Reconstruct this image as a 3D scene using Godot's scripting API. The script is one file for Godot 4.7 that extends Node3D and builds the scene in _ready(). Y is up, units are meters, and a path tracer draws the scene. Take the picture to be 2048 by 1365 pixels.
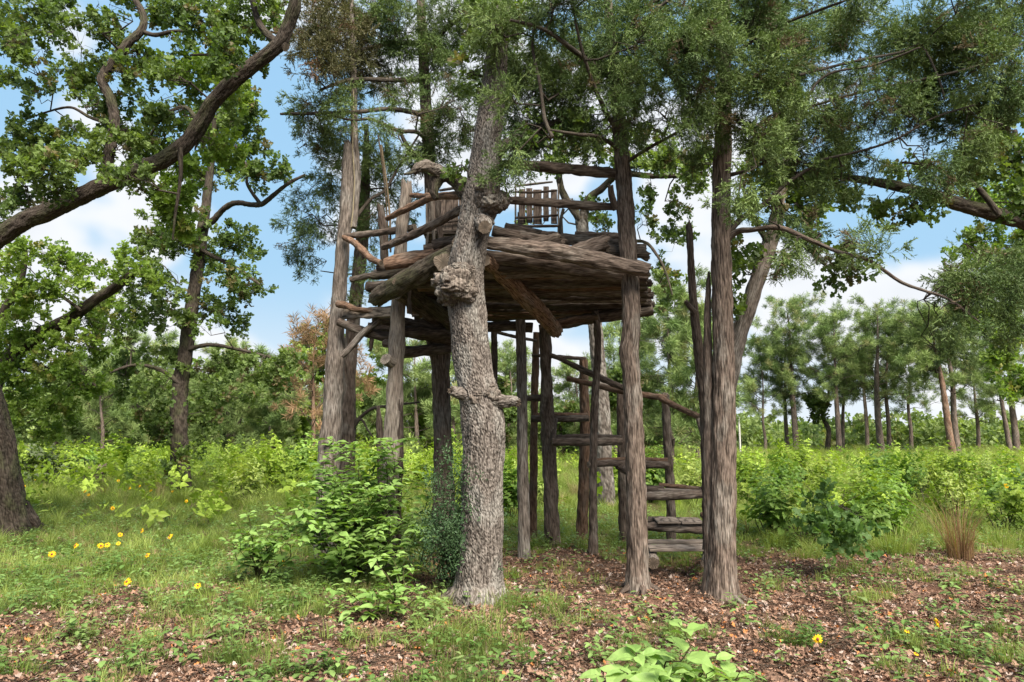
extends Node3D
# A rustic log tree house among cedars and oaks. Measurements come from pixel positions in the
# 2048 x 1365 photograph together with a distance in metres from the camera.

const FOCAL := 1365.0
const PITCH := 0.1351
const EYE := 1.6

var rng := RandomNumberGenerator.new()
var soft := FastNoiseLite.new()
var cells := FastNoiseLite.new()
var fine := FastNoiseLite.new()
var M := {}
var MESH := {}
var taken := {}


class MB:
	var v := PackedVector3Array()
	var n := PackedVector3Array()
	var t := PackedVector2Array()
	var c := PackedColorArray()
	var i := PackedInt32Array()

	func mesh(off: Vector3, mat: Material) -> ArrayMesh:
		var a := []
		a.resize(Mesh.ARRAY_MAX)
		if off != Vector3.ZERO:
			for k in v.size():
				v[k] -= off
		a[Mesh.ARRAY_VERTEX] = v
		if n.size() == v.size():
			a[Mesh.ARRAY_NORMAL] = n
		if t.size() == v.size():
			a[Mesh.ARRAY_TEX_UV] = t
		if c.size() == v.size():
			a[Mesh.ARRAY_COLOR] = c
		a[Mesh.ARRAY_INDEX] = i
		var m := ArrayMesh.new()
		m.add_surface_from_arrays(Mesh.PRIMITIVE_TRIANGLES, a)
		m.surface_set_material(0, mat)
		return m

	func tri(p: Vector3, q: Vector3, r: Vector3, col: Color) -> void:
		var b := v.size()
		v.append(p); v.append(q); v.append(r)
		c.append(col); c.append(col); c.append(col)
		i.append(b); i.append(b + 2); i.append(b + 1)


# ---------------------------------------------------------------- places

func P(px: float, py: float, d: float) -> Vector3:
	var cx := (px - 1024.0) / FOCAL
	var cy := (682.5 - py) / FOCAL
	var s := d / (cos(PITCH) - cy * sin(PITCH))
	return Vector3(cx * s, EYE + (cy * cos(PITCH) + sin(PITCH)) * s, -d)

func px_size(w: float, py: float, d: float) -> float:
	var cy := (682.5 - py) / FOCAL
	return w / FOCAL * d / (cos(PITCH) - cy * sin(PITCH))

func ground_d(py: float) -> float:
	var cy := (682.5 - py) / FOCAL
	var up := cy * cos(PITCH) + sin(PITCH)
	return EYE / maxf(-up, 0.012) * (cos(PITCH) - cy * sin(PITCH))

func land(x: float, z: float) -> float:
	var far := clampf((-z - 3.0) / 10.0, 0.0, 1.0)
	var h := soft.get_noise_2d(x * 0.55, z * 0.55) * 0.05 + soft.get_noise_2d(x * 2.3 + 40.0, z * 2.3) * 0.018
	h += 0.10 * exp(-(pow(x - 2.0, 2) + pow(z + 7.4, 2)) / 0.5) * 0.35
	h += 0.06 * exp(-(pow(x + 0.35, 2) + pow(z + 6.9, 2)) / 0.35)
	return h * (0.6 + far * 0.8)

func G(px: float, py: float) -> Vector3:
	var p := P(px, py, ground_d(py))
	p.y = land(p.x, p.z)
	return p

func path(spec: String, d0: float, d1 := -1.0) -> Array:
	var pts := PackedVector3Array()
	var rad := PackedFloat32Array()
	var rows := spec.split(";", false)
	if d1 < 0.0:
		d1 = d0
	for k in rows.size():
		var f := rows[k].split_floats(",")
		var d := lerpf(d0, d1, float(k) / maxf(rows.size() - 1, 1))
		if f.size() > 3:
			d = f[3]
		pts.append(P(f[0], f[1], d))
		rad.append(px_size(f[2], f[1], d) * 0.5)
	return [pts, rad]

# ---------------------------------------------------------------- naming

func numbered(called: String) -> String:
	if not taken.has(called):
		taken[called] = 0
		return called
	taken[called] += 1
	return "%s_%03d" % [called, taken[called]]

func tag(o: Node, label: String, category := "", group := "", kind := "") -> Node:
	if label: o.set_meta("label", label)
	if category: o.set_meta("category", category)
	if group: o.set_meta("group", group)
	if kind: o.set_meta("kind", kind)
	return o

func thing(called: String, at: Vector3, label: String, category: String, group := "") -> Node3D:
	var o := Node3D.new()
	o.name = numbered(called)
	add_child(o)
	o.position = at
	tag(o, label, category, group)
	return o

func base_of(o: Node) -> Vector3:
	var s := Vector3.ZERO
	while o is Node3D and o != self:
		s += o.position
		o = o.get_parent()
	return s

func part(called: String, mb: MB, mat: Material, parent: Node) -> MeshInstance3D:
	var o := MeshInstance3D.new()
	o.name = called if parent != self else numbered(called)
	o.mesh = mb.mesh(base_of(parent), mat)
	parent.add_child(o, true)
	return o

func scatter(called: String, mesh: Mesh, xf: Array, cols: Array, parent: Node) -> MultiMeshInstance3D:
	var mm := MultiMesh.new()
	mm.transform_format = MultiMesh.TRANSFORM_3D
	mm.use_colors = true
	mm.mesh = mesh
	mm.instance_count = xf.size()
	var off := base_of(parent)
	for k in xf.size():
		var t: Transform3D = xf[k]
		t.origin -= off
		mm.set_instance_transform(k, t)
		mm.set_instance_color(k, cols[k])
	var o := MultiMeshInstance3D.new()
	o.name = called if parent != self else numbered(called)
	o.multimesh = mm
	parent.add_child(o, true)
	o.set_meta("kind", "stuff")
	return o

# ---------------------------------------------------------------- chance

func rf(a: float, b: float) -> float:
	return rng.randf_range(a, b)

func rdir() -> Vector3:
	var z := rf(-1, 1)
	var a := rf(0, TAU)
	return Vector3(cos(a) * sqrt(1 - z * z), z, sin(a) * sqrt(1 - z * z))

func rball() -> Vector3:
	return rdir() * pow(rng.randf(), 0.4)

func basis_y(dir: Vector3, roll: float, s: float) -> Basis:
	var y := dir.normalized()
	var x := y.cross(Vector3.UP if absf(y.y) < 0.95 else Vector3.RIGHT).normalized()
	var z := x.cross(y)
	return Basis(x * s, y * s, z * s) * Basis(Vector3.UP, roll)

func mixc(a: Color, b: Color, t: float) -> Color:
	return a.lerp(b, clampf(t, 0.0, 1.0))

func shade(c: Color, f: float) -> Color:
	return Color(c.r * f, c.g * f, c.b * f)

# ---------------------------------------------------------------- bark-covered tubes

const BARK := {
	"oak": {"amp": 0.011, "size": 0.026, "stretch": 2.7, "mode": 1, "dark": Color(0.055, 0.044, 0.037), "light": Color(0.245, 0.215, 0.195), "patch": Color(0.31, 0.295, 0.275), "cover": 0.4, "lump": 0.035},
	"oakdark": {"amp": 0.008, "size": 0.035, "stretch": 2.3, "mode": 1, "dark": Color(0.04, 0.032, 0.026), "light": Color(0.105, 0.086, 0.072), "patch": Color(0.095, 0.10, 0.055), "cover": 0.3, "lump": 0.06},
	"cedar": {"amp": 0.006, "size": 0.013, "stretch": 34.0, "mode": 2, "dark": Color(0.075, 0.055, 0.044), "light": Color(0.22, 0.172, 0.145), "patch": Color(0.25, 0.225, 0.20), "cover": 0.25, "lump": 0.05},
	"grey": {"amp": 0.005, "size": 0.013, "stretch": 34.0, "mode": 2, "dark": Color(0.12, 0.098, 0.084), "light": Color(0.31, 0.265, 0.235), "patch": Color(0.34, 0.315, 0.29), "cover": 0.35, "lump": 0.06},
	"log": {"amp": 0.004, "size": 0.013, "stretch": 24.0, "mode": 2, "dark": Color(0.07, 0.052, 0.042), "light": Color(0.20, 0.158, 0.135), "patch": Color(0.26, 0.225, 0.195), "cover": 0.3, "lump": 0.10},
	"mossy": {"amp": 0.008, "size": 0.02, "stretch": 5.0, "mode": 2, "dark": Color(0.038, 0.032, 0.025), "light": Color(0.115, 0.095, 0.076), "patch": Color(0.075, 0.078, 0.04), "cover": 0.5, "lump": 0.08},
	"bare": {"amp": 0.002, "size": 0.012, "stretch": 30.0, "mode": 2, "dark": Color(0.23, 0.19, 0.16), "light": Color(0.40, 0.35, 0.305), "patch": Color(0.27, 0.215, 0.18), "cover": 0.35, "lump": 0.05},
	"red": {"amp": 0.004, "size": 0.014, "stretch": 14.0, "mode": 2, "dark": Color(0.13, 0.075, 0.05), "light": Color(0.33, 0.215, 0.155), "patch": Color(0.22, 0.18, 0.15), "cover": 0.3, "lump": 0.08},
	"pine": {"amp": 0.01, "size": 0.06, "stretch": 2.0, "mode": 1, "dark": Color(0.10, 0.075, 0.062), "light": Color(0.24, 0.19, 0.16), "patch": Color(0.22, 0.19, 0.17), "cover": 0.3, "lump": 0.04},
	"twig": {"amp": 0.0, "size": 0.03, "stretch": 6.0, "mode": 0, "dark": Color(0.07, 0.058, 0.048), "light": Color(0.14, 0.118, 0.098), "patch": Color(0.18, 0.16, 0.14), "cover": 0.3, "lump": 0.08},
	"stem": {"amp": 0.0, "size": 0.03, "stretch": 6.0, "mode": 0, "dark": Color(0.10, 0.09, 0.045), "light": Color(0.17, 0.16, 0.07), "patch": Color(0.14, 0.11, 0.07), "cover": 0.3, "lump": 0.05},
	"burl": {"amp": 0.05, "size": 0.04, "stretch": 1.0, "mode": 3, "dark": Color(0.085, 0.068, 0.058), "light": Color(0.27, 0.23, 0.20), "patch": Color(0.33, 0.31, 0.28), "cover": 0.3, "lump": 0.12},
}

func bark_at(kind: Dictionary, q: Vector3, w: Vector3) -> Array:
	# [height -1..1, colour] of the bark at q (bark cells) and w (metres, for patches)
	var h := 0.0
	var k := 0.5
	match kind.mode:
		1:
			var warp := Vector3(soft.get_noise_3dv(q * 0.8), soft.get_noise_3dv(q * 0.8 + Vector3(31, 7, 3)), soft.get_noise_3dv(q * 0.8 + Vector3(3, 57, 3))) * 0.9
			var e := cells.get_noise_3dv(q + warp) + 1.0
			var plate := smoothstep(0.0, 0.22, e)
			var grain := fine.get_noise_3dv(q * 3.0)
			h = plate * 1.1 - 0.6 + grain * 0.35
			k = plate * 0.8 + grain * 0.35 + 0.08
		2:
			var a := soft.get_noise_3dv(q)
			var b := fine.get_noise_3dv(q * Vector3(2.3, 2.3, 5.5))
			var r := 1.0 - absf(a) * 2.2
			h = r * 0.7 + b * 0.7 - 0.3
			k = 0.42 + r * 0.30 + b * 0.75
		3:
			var wq := q + Vector3(soft.get_noise_3dv(q * 0.5 + Vector3(9, 0, 0)), soft.get_noise_3dv(q * 0.5), soft.get_noise_3dv(q * 0.5 + Vector3(0, 5, 0))) * 1.2
			var e2 := 1.0 - absf(soft.get_noise_3dv(wq)) * 2.4
			var s := 1.0 - absf(soft.get_noise_3dv(wq * 2.1 + Vector3(3, 3, 3))) * 2.4
			var g := fine.get_noise_3dv(q * 2.0)
			h = e2 * 0.8 + s * 0.5 + g * 0.4 - 0.5
			k = 0.35 + e2 * 0.25 + s * 0.25 + g * 0.5
		_:
			k = 0.5 + fine.get_noise_3dv(q) * 0.8
	var col: Color = mixc(kind.dark, kind.light, k)
	var pn := soft.get_noise_3dv(w * Vector3(5.0, 2.2, 5.0) + Vector3(11, 5, 9)) + fine.get_noise_3dv(w * 22.0) * 0.35
	col = mixc(col, kind.patch, smoothstep(0.35 - kind.cover, 0.75 - kind.cover * 0.5, pn) * 0.75 * clampf(k + 0.2, 0.0, 1.0))
	return [h, col]

# A tube with relief. o: step, sides, cap (cut ends), seed, spread
func tube(mb: MB, pts: PackedVector3Array, rad: PackedFloat32Array, kind_name: String, sides: int, step: float, caps := true, tint := 1.0, broken := 0.0) -> void:
	var kind: Dictionary = BARK[kind_name]
	var cp := PackedVector3Array()
	var cr := PackedFloat32Array()
	var last := pts.size() - 1
	for k in last:
		var p0 := pts[maxi(k - 1, 0)]
		var p3 := pts[mini(k + 2, last)]
		var m := maxi(1, int(ceil(pts[k].distance_to(pts[k + 1]) / step)))
		for j in m:
			var f := float(j) / m
			cp.append(pts[k].cubic_interpolate(pts[k + 1], p0, p3, f))
			cr.append(lerpf(rad[k], rad[k + 1], smoothstep(0.0, 1.0, f) * 0.5 + f * 0.5))
	cp.append(pts[last])
	cr.append(rad[last])
	var rings := cp.size()
	var off := Vector3(rf(-90, 90), rf(-90, 90), rf(-90, 90))
	var t0 := (cp[1] - cp[0]).normalized()
	var ref := t0.cross(Vector3(0.3, 0.1, 1.0)).normalized()
	if absf(t0.dot(Vector3(0.3, 0.1, 1.0).normalized())) > 0.9:
		ref = t0.cross(Vector3.UP).normalized()
	var b0 := mb.v.size()
	var cols := sides + 1
	var along := 0.0
	var mean := 0.0
	for r in cr: mean += r
	mean /= cr.size()
	var reps := maxf(1.0, roundf(TAU * mean / 0.4))
	var inv: float = 1.0 / kind.size
	var pos := PackedVector3Array()
	pos.resize(rings * cols)
	var colr := PackedColorArray()
	colr.resize(rings * cols)
	var amp: float = minf(kind.amp, mean * 0.14)
	for i in rings:
		var tan := (cp[mini(i + 1, rings - 1)] - cp[maxi(i - 1, 0)]).normalized()
		ref = (ref - tan * ref.dot(tan)).normalized()
		var bi := tan.cross(ref)
		if i > 0:
			along += cp[i].distance_to(cp[i - 1])
		for j in cols:
			var jj := j % sides
			var ang := TAU * jj / sides
			var ca := cos(ang)
			var sa := sin(ang)
			var local := Vector3(ca * mean, sa * mean, along)
			var w := local + off
			var r: float = cr[i] * (1.0 + kind.lump * 2.0 * soft.get_noise_3dv(Vector3(ca * 1.3, sa * 1.3, along / maxf(mean, 0.02) * 0.35) + off))
			var q := Vector3(local.x, local.y, local.z / kind.stretch) * inv + off
			var hc := bark_at(kind, q, Vector3(w.x, w.z, w.y))
			var slide := 0.0
			if broken > 0.0 and i == rings - 1:
				slide = broken * cr[i] * (fine.get_noise_3dv(Vector3(ca, sa, 0) * 3.0 + off) * 2.5)
			pos[i * cols + j] = cp[i] + (ref * ca + bi * sa) * (r + amp * hc[0]) + tan * slide
			var cc: Color = hc[1]
			colr[i * cols + j] = shade(cc, tint)
			mb.t.append(Vector2(float(j) / sides * reps, along / 0.4))
	for i in rings:
		for j in cols:
			var jm := j - 1 if j > 0 else sides - 1
			var jp := j + 1 if j < sides else 1
			var du := pos[i * cols + jp] - pos[i * cols + jm]
			var dv := pos[mini(i + 1, rings - 1) * cols + j] - pos[maxi(i - 1, 0) * cols + j]
			mb.n.append(du.cross(dv).normalized())
	mb.v.append_array(pos)
	mb.c.append_array(colr)
	for i in rings - 1:
		for j in sides:
			var a := b0 + i * cols + j
			var b := a + cols
			mb.i.append(a); mb.i.append(b); mb.i.append(a + 1)
			mb.i.append(a + 1); mb.i.append(b); mb.i.append(b + 1)
	if caps:
		for e in 2:
			var ring := 0 if e == 0 else rings - 1
			var nrm := (cp[0] - cp[1]).normalized() if e == 0 else (cp[rings - 1] - cp[rings - 2]).normalized()
			var s := mb.v.size()
			var wood := mixc(Color(0.20, 0.155, 0.12), Color(0.36, 0.29, 0.23), rng.randf())
			if kind_name == "bare": wood = Color(0.36, 0.31, 0.265)
			mb.v.append(cp[ring] + nrm * 0.004)
			mb.n.append(nrm)
			mb.c.append(shade(wood, 0.6))
			mb.t.append(Vector2.ZERO)
			for rr in 2:
				for j in cols:
					var p := pos[ring * cols + j]
					mb.v.append(cp[ring].lerp(p, 0.5 if rr == 0 else 1.0) + nrm * (0.003 if rr == 0 else 0.0))
					mb.n.append(nrm)
					mb.c.append(shade(wood, 0.85 + 0.3 * fine.get_noise_2d(j * 3.7, rr * 9.0 + s)))
					mb.t.append(Vector2(j * 0.05, rr * 0.05))
			for j in sides:
				var a := s + 1 + j
				var b := a + cols
				if e == 0:
					mb.i.append(s); mb.i.append(a); mb.i.append(a + 1)
					mb.i.append(a); mb.i.append(b); mb.i.append(a + 1)
					mb.i.append(a + 1); mb.i.append(b); mb.i.append(b + 1)
				else:
					mb.i.append(s); mb.i.append(a + 1); mb.i.append(a)
					mb.i.append(a); mb.i.append(a + 1); mb.i.append(b)
					mb.i.append(a + 1); mb.i.append(b + 1); mb.i.append(b)

# a cheap round twig
func twig(mb: MB, pts: PackedVector3Array, r0: float, r1: float, kind_name: String, sides := 4) -> void:
	var kind: Dictionary = BARK[kind_name]
	var tone := rf(0.0, 1.0)
	var col: Color = mixc(kind.dark, kind.light, tone)
	var b0 := mb.v.size()
	var ref := Vector3(0.577, 0.577, 0.577)
	for i in pts.size():
		var tan := (pts[mini(i + 1, pts.size() - 1)] - pts[maxi(i - 1, 0)]).normalized()
		ref = (ref - tan * ref.dot(tan))
		ref = ref.normalized() if ref.length() > 0.01 else tan.cross(Vector3.UP).normalized()
		var bi := tan.cross(ref)
		var r := lerpf(r0, r1, float(i) / maxf(pts.size() - 1, 1))
		for j in sides:
			var dir := ref * cos(TAU * j / sides) + bi * sin(TAU * j / sides)
			mb.v.append(pts[i] + dir * r)
			mb.n.append(dir)
			mb.c.append(shade(col, 0.9 + 0.2 * fine.get_noise_3dv(pts[i] * 9.0)))
			mb.t.append(Vector2(float(j) / sides, i * 0.2))
	for i in pts.size() - 1:
		for j in sides:
			var a := b0 + i * sides + j
			var a2 := b0 + i * sides + (j + 1) % sides
			var b := a + sides
			var b2 := a2 + sides
			mb.i.append(a); mb.i.append(b); mb.i.append(a2)
			mb.i.append(a2); mb.i.append(b); mb.i.append(b2)

func bend(a: Vector3, b: Vector3, n: int, wob: float, sag := 0.0) -> PackedVector3Array:
	var out := PackedVector3Array()
	var l := a.distance_to(b)
	var off := rf(0, 90)
	for i in n + 1:
		var f := float(i) / n
		var w := Vector3(soft.get_noise_2d(f * 1.9 + off, 1.0), soft.get_noise_2d(f * 1.9 + off, 9.0), soft.get_noise_2d(f * 1.9 + off, 17.0)) * wob * l * sin(PI * f) * 1.6
		out.append(a.lerp(b, f) + w + Vector3.UP * sag * l * sin(PI * f))
	return out

# ---------------------------------------------------------------- leaves

func leaf(mb: MB, at: Vector3, dir: Vector3, up: Vector3, ln: float, wd: float, outline: PackedVector2Array, fold: float, curl: float, col: Color, wave := 0.0) -> void:
	dir = dir.normalized()
	var side := dir.cross(up).normalized()
	up = side.cross(dir)
	var prev_m := at
	var prev_l := at
	var prev_r := at
	for k in outline.size():
		var t := outline[k].x
		var w := outline[k].y * wd
		var m := at + dir * ln * t - up * curl * ln * t * t
		var bob := wave * ln * sin(t * 14.0 + at.x * 50.0)
		var l := m - side * w + up * (fold * w + bob)
		var r := m + side * w + up * (fold * w - bob)
		if k > 0:
			mb.tri(prev_m, l, prev_l, col)
			mb.tri(prev_m, m, l, col)
			mb.tri(prev_m, prev_r, r, col)
			mb.tri(prev_m, r, m, col)
		prev_m = m
		prev_l = l
		prev_r = r

var OAK_LEAF := PackedVector2Array([Vector2(0, 0.02), Vector2(0.14, 0.05), Vector2(0.26, 0.22), Vector2(0.36, 0.20), Vector2(0.44, 0.14), Vector2(0.52, 0.42), Vector2(0.64, 0.50), Vector2(0.70, 0.26), Vector2(0.80, 0.30), Vector2(0.93, 0.24), Vector2(1.0, 0.03)])
var OVAL_LEAF := PackedVector2Array([Vector2(0, 0.02), Vector2(0.12, 0.22), Vector2(0.28, 0.42), Vector2(0.45, 0.5), Vector2(0.62, 0.43), Vector2(0.8, 0.22), Vector2(0.93, 0.07), Vector2(1.0, 0.0)])
var SMALL_LEAF := PackedVector2Array([Vector2(0, 0.03), Vector2(0.35, 0.45), Vector2(0.7, 0.38), Vector2(1.0, 0.0)])

func sliver(mb: MB, at: Vector3, dir: Vector3, ln: float, wd: float, col: Color) -> void:
	var side := dir.cross(rdir()).normalized() * wd * 0.5
	var mid := at + dir * ln * 0.45
	var end := at + dir * ln
	mb.tri(at, mid + side, end, col)
	mb.tri(at, end, mid - side, col)

func make_leaf_meshes() -> void:
	# oak: a twig end with cross-shaped lobed leaves
	for variant in 3:
		rng.seed = 100 + variant
		var mb := MB.new()
		var stem := bend(Vector3.ZERO, Vector3(rf(-0.04, 0.04), 0.24, rf(-0.04, 0.04)), 4, 0.2)
		for k in 4:
			mb.tri(stem[k] + Vector3(0.003, 0, 0), stem[k + 1], stem[k] - Vector3(0.003, 0, 0), Color(0.5, 0.38, 0.35))
			mb.tri(stem[k] + Vector3(0, 0, 0.003), stem[k + 1], stem[k] - Vector3(0, 0, 0.003), Color(0.5, 0.38, 0.35))
		for k in 13:
			var f := 0.2 + 0.8 * k / 12.0
			var at := stem[clampi(int(f * 4), 0, 3)].lerp(stem[clampi(int(f * 4) + 1, 0, 4)], f * 4 - int(f * 4))
			var out := Vector3(cos(k * 2.4), rf(0.1, 0.9) + (0.8 if k > 10 else 0.0), sin(k * 2.4)).normalized()
			var up := (Vector3.UP * 0.7 + rdir()).normalized()
			leaf(mb, at, out, up, rf(0.075, 0.115), rf(0.07, 0.09), OAK_LEAF, rf(0.0, 0.35), rf(-0.1, 0.35), shade(Color(1, 1, 1), rf(0.75, 1.2)), 0.03)
		MESH["oak%d" % variant] = mb.mesh(Vector3.ZERO, M.leaf)
	# cedar: feathery spray of scale-leaved twigs
	for variant in 3:
		rng.seed = 200 + variant
		var mb := MB.new()
		var stem := bend(Vector3.ZERO, Vector3(rf(-0.06, 0.06), 0.34, rf(-0.06, 0.06)), 6, 0.2)
		for k in 6:
			mb.tri(stem[k] + Vector3(0.003, 0, 0), stem[k + 1], stem[k] - Vector3(0.003, 0, 0), Color(1.2, 0.8, 0.7))
			mb.tri(stem[k] + Vector3(0, 0, 0.003), stem[k + 1], stem[k] - Vector3(0, 0, 0.003), Color(1.2, 0.8, 0.7))
		for k in 22:
			var f := 0.08 + 0.92 * k / 21.0
			var at := stem[clampi(int(f * 6), 0, 5)].lerp(stem[clampi(int(f * 6) + 1, 0, 6)], f * 6 - int(f * 6))
			var d2 := Vector3(cos(k * 2.1 + rf(-0.4, 0.4)), rf(0.5, 1.2), sin(k * 2.1) * 0.8).normalized()
			var l2 := lerpf(0.15, 0.05, f) * rf(0.7, 1.2)
			var tone := rf(0.7, 1.25)
			sliver(mb, at, d2, l2, 0.009, shade(Color(1, 0.95, 0.9), tone))
			for j in 9:
				var g := 0.15 + 0.85 * j / 8.0
				sliver(mb, at + d2 * l2 * g, (d2 + rdir() * 0.75).normalized(), rf(0.022, 0.045), rf(0.006, 0.010), shade(Color(1, 1, 1), tone * rf(0.8, 1.2)))
		MESH["cedar%d" % variant] = mb.mesh(Vector3.ZERO, M.needle)
	# pine: brush of long needles
	for variant in 2:
		rng.seed = 300 + variant
		var mb := MB.new()
		for k in 54:
			var f := rng.randf()
			var at := Vector3(0, f * 0.22, 0)
			var a := rf(0, TAU)
			var d2 := Vector3(cos(a), rf(0.1, 1.5), sin(a)).normalized()
			sliver(mb, at, d2, rf(0.14, 0.24), 0.014, shade(Color(1, 1, 1), rf(0.75, 1.25)))
		MESH["pine%d" % variant] = mb.mesh(Vector3.ZERO, M.needle)
	# field shrub: leafy shoot with opposite pointed leaves
	for variant in 3:
		rng.seed = 400 + variant
		var mb := MB.new()
		var stem := bend(Vector3.ZERO, Vector3(rf(-0.08, 0.08), 0.42, rf(-0.08, 0.08)), 6, 0.15)
		for k in 6:
			mb.tri(stem[k] + Vector3(0.004, 0, 0), stem[k + 1], stem[k] - Vector3(0.004, 0, 0), Color(0.9, 0.7, 0.6))
			mb.tri(stem[k] + Vector3(0, 0, 0.004), stem[k + 1], stem[k] - Vector3(0, 0, 0.004), Color(0.9, 0.7, 0.6))
			for s in 2:
				var a := k * PI * 0.5 + s * PI + rf(-0.3, 0.3)
				var out := Vector3(cos(a), rf(0.1, 0.55), sin(a)).normalized()
				var size := lerpf(0.13, 0.06, k / 6.0) * rf(0.8, 1.2)
				leaf(mb, stem[k + 1], out, Vector3.UP, size, size * 0.62, OVAL_LEAF, 0.25, rf(0.15, 0.5), shade(Color(1, 1, 1), rf(0.75, 1.2)))
		for s in 3:
			var a2 := s * TAU / 3.0
			leaf(mb, stem[6], Vector3(cos(a2), 1.2, sin(a2)).normalized(), Vector3.UP, 0.06, 0.03, OVAL_LEAF, 0.3, 0.2, Color(1.25, 1.2, 1.0))
		MESH["shoot%d" % variant] = mb.mesh(Vector3.ZERO, M.leaf)
	# small-leaved holly spray
	rng.seed = 450
	var hb := MB.new()
	for k in 46:
		var f2 := rng.randf()
		var at2 := Vector3(rf(-0.03, 0.03), f2 * 0.26, rf(-0.03, 0.03))
		var a3 := rf(0, TAU)
		leaf(hb, at2 + Vector3(cos(a3), 0.2, sin(a3)) * rf(0.0, 0.06), Vector3(cos(a3), rf(-0.2, 0.9), sin(a3)).normalized(), rdir(), rf(0.022, 0.034), 0.016, SMALL_LEAF, 0.1, 0.1, shade(Color(1, 1, 1), rf(0.7, 1.3)))
	MESH["holly"] = hb.mesh(Vector3.ZERO, M.gloss)
	# grass tufts: short, and tall arching
	for variant in 4:
		rng.seed = 500 + variant
		var mb := MB.new()
		var tall := variant >= 2
		for k in (46 if tall else 22):
			var a := rf(0, TAU)
			var r := rf(0, 0.09 if tall else 0.06)
			var root := Vector3(cos(a) * r, -0.02, sin(a) * r)
			var lean := Vector3(cos(a + rf(-0.8, 0.8)), 0, sin(a + rf(-0.8, 0.8)))
			var h := rf(0.35, 0.8) if tall else rf(0.07, 0.22)
			var wd := rf(0.004, 0.007) if tall else rf(0.003, 0.007)
			var reach := rf(0.1, 0.6) * h
			var side := lean.cross(Vector3.UP).rotated(Vector3.UP, rf(-0.9, 0.9)) * wd * 0.5
			var col := shade(Color(1, 1, 1), rf(0.7, 1.25))
			if rng.randf() < 0.12: col = Color(1.9, 1.15, 1.2)
			var pa := root
			var wa := 1.0
			for s in 4:
				var t := (s + 1) / 4.0
				var pb := root + Vector3.UP * h * (t - 0.32 * t * t * rf(0.8, 1.2)) + lean * reach * t * t
				var wb := 1.0 - t * t
				mb.tri(pa - side * wa, pb - side * wb, pa + side * wa, col)
				if s < 3: mb.tri(pa + side * wa, pb - side * wb, pb + side * wb, col)
				pa = pb
				wa = wb
		MESH["grass%d" % variant] = mb.mesh(Vector3.ZERO, M.blade)
	# small weeds
	for variant in 2:
		rng.seed = 600 + variant
		var mb := MB.new()
		for k in 16:
			var a := rf(0, TAU)
			var h := rf(0.01, 0.12)
			var at := Vector3(cos(a) * rf(0.0, 0.07), h, sin(a) * rf(0.0, 0.07))
			var size := rf(0.025, 0.055)
			leaf(mb, at, Vector3(cos(a), rf(-0.1, 0.5), sin(a)).normalized(), Vector3.UP, size, size * 0.6, SMALL_LEAF, 0.2, 0.3, shade(Color(1, 1, 1), rf(0.7, 1.2)))
			mb.tri(Vector3(0.001, -0.01, 0), at, Vector3(-0.001, -0.01, 0), Color(0.8, 0.8, 0.7))
		MESH["weed%d" % variant] = mb.mesh(Vector3.ZERO, M.leaf)
	# fallen oak leaves, curled
	for variant in 4:
		rng.seed = 700 + variant
		var mb := MB.new()
		leaf(mb, Vector3(0, 0.006, -0.045), Vector3(0, 0.05, 1), Vector3.UP, 0.095, rf(0.05, 0.075), OAK_LEAF, [0.5, -0.3, 0.2, 0.8][variant], [0.5, -0.35, 0.2, -0.2][variant], Color(1, 1, 1), 0.06)
		MESH["litter%d" % variant] = mb.mesh(Vector3.ZERO, M.litter)
	# twigs and chips lying on the ground
	rng.seed = 720
	var sb := MB.new()
	twig(sb, bend(Vector3(-0.13, 0.006, 0), Vector3(0.13, 0.008, 0.02), 5, 0.25), 0.004, 0.0025, "twig", 5)
	MESH["stick"] = sb.mesh(Vector3.ZERO, M.wood)

# ---------------------------------------------------------------- trees

func tree(called: String, at: Vector3, label: String, category := "tree", group := "") -> Dictionary:
	var root := thing(called, at, label, category, group)
	return {"root": root, "limbs": [], "twigs": MB.new(), "tips": [], "cols": []}

func limb(t: Dictionary, called: String, spec: String, d0: float, d1: float, kind: String, sides: int, step: float, parent: Node = null, broken := 0.0) -> MeshInstance3D:
	var pr := path(spec, d0, d1)
	var mb := MB.new()
	tube(mb, pr[0], pr[1], kind, sides, step, true, 1.0, broken)
	t.limbs.append(pr)
	return part(called, mb, M.wood, parent if parent else t.root)

func nearest_on(t: Dictionary, c: Vector3) -> Array:
	var best := 1e9
	var got := [c, 0.02]
	for pr in t.limbs:
		var pts: PackedVector3Array = pr[0]
		for k in pts.size() - 1:
			for j in 5:
				var f := j / 5.0
				var p := pts[k].lerp(pts[k + 1], f)
				var cost := p.distance_to(c) + maxf(0.0, p.y - c.y) * 0.5
				if cost < best:
					best = cost
					got = [p, lerpf(pr[1][k], pr[1][k + 1], f)]
	return got

func pick(pal: Array, at: Vector3) -> Color:
	var n := soft.get_noise_3dv(at * 1.1) * 0.9 + rf(-0.35, 0.35) + 0.5
	var c: Color = mixc(pal[0], pal[1], n)
	if pal.size() > 2 and rng.randf() < 0.06: c = pal[2]
	return shade(c, rf(0.8, 1.2))

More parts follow.
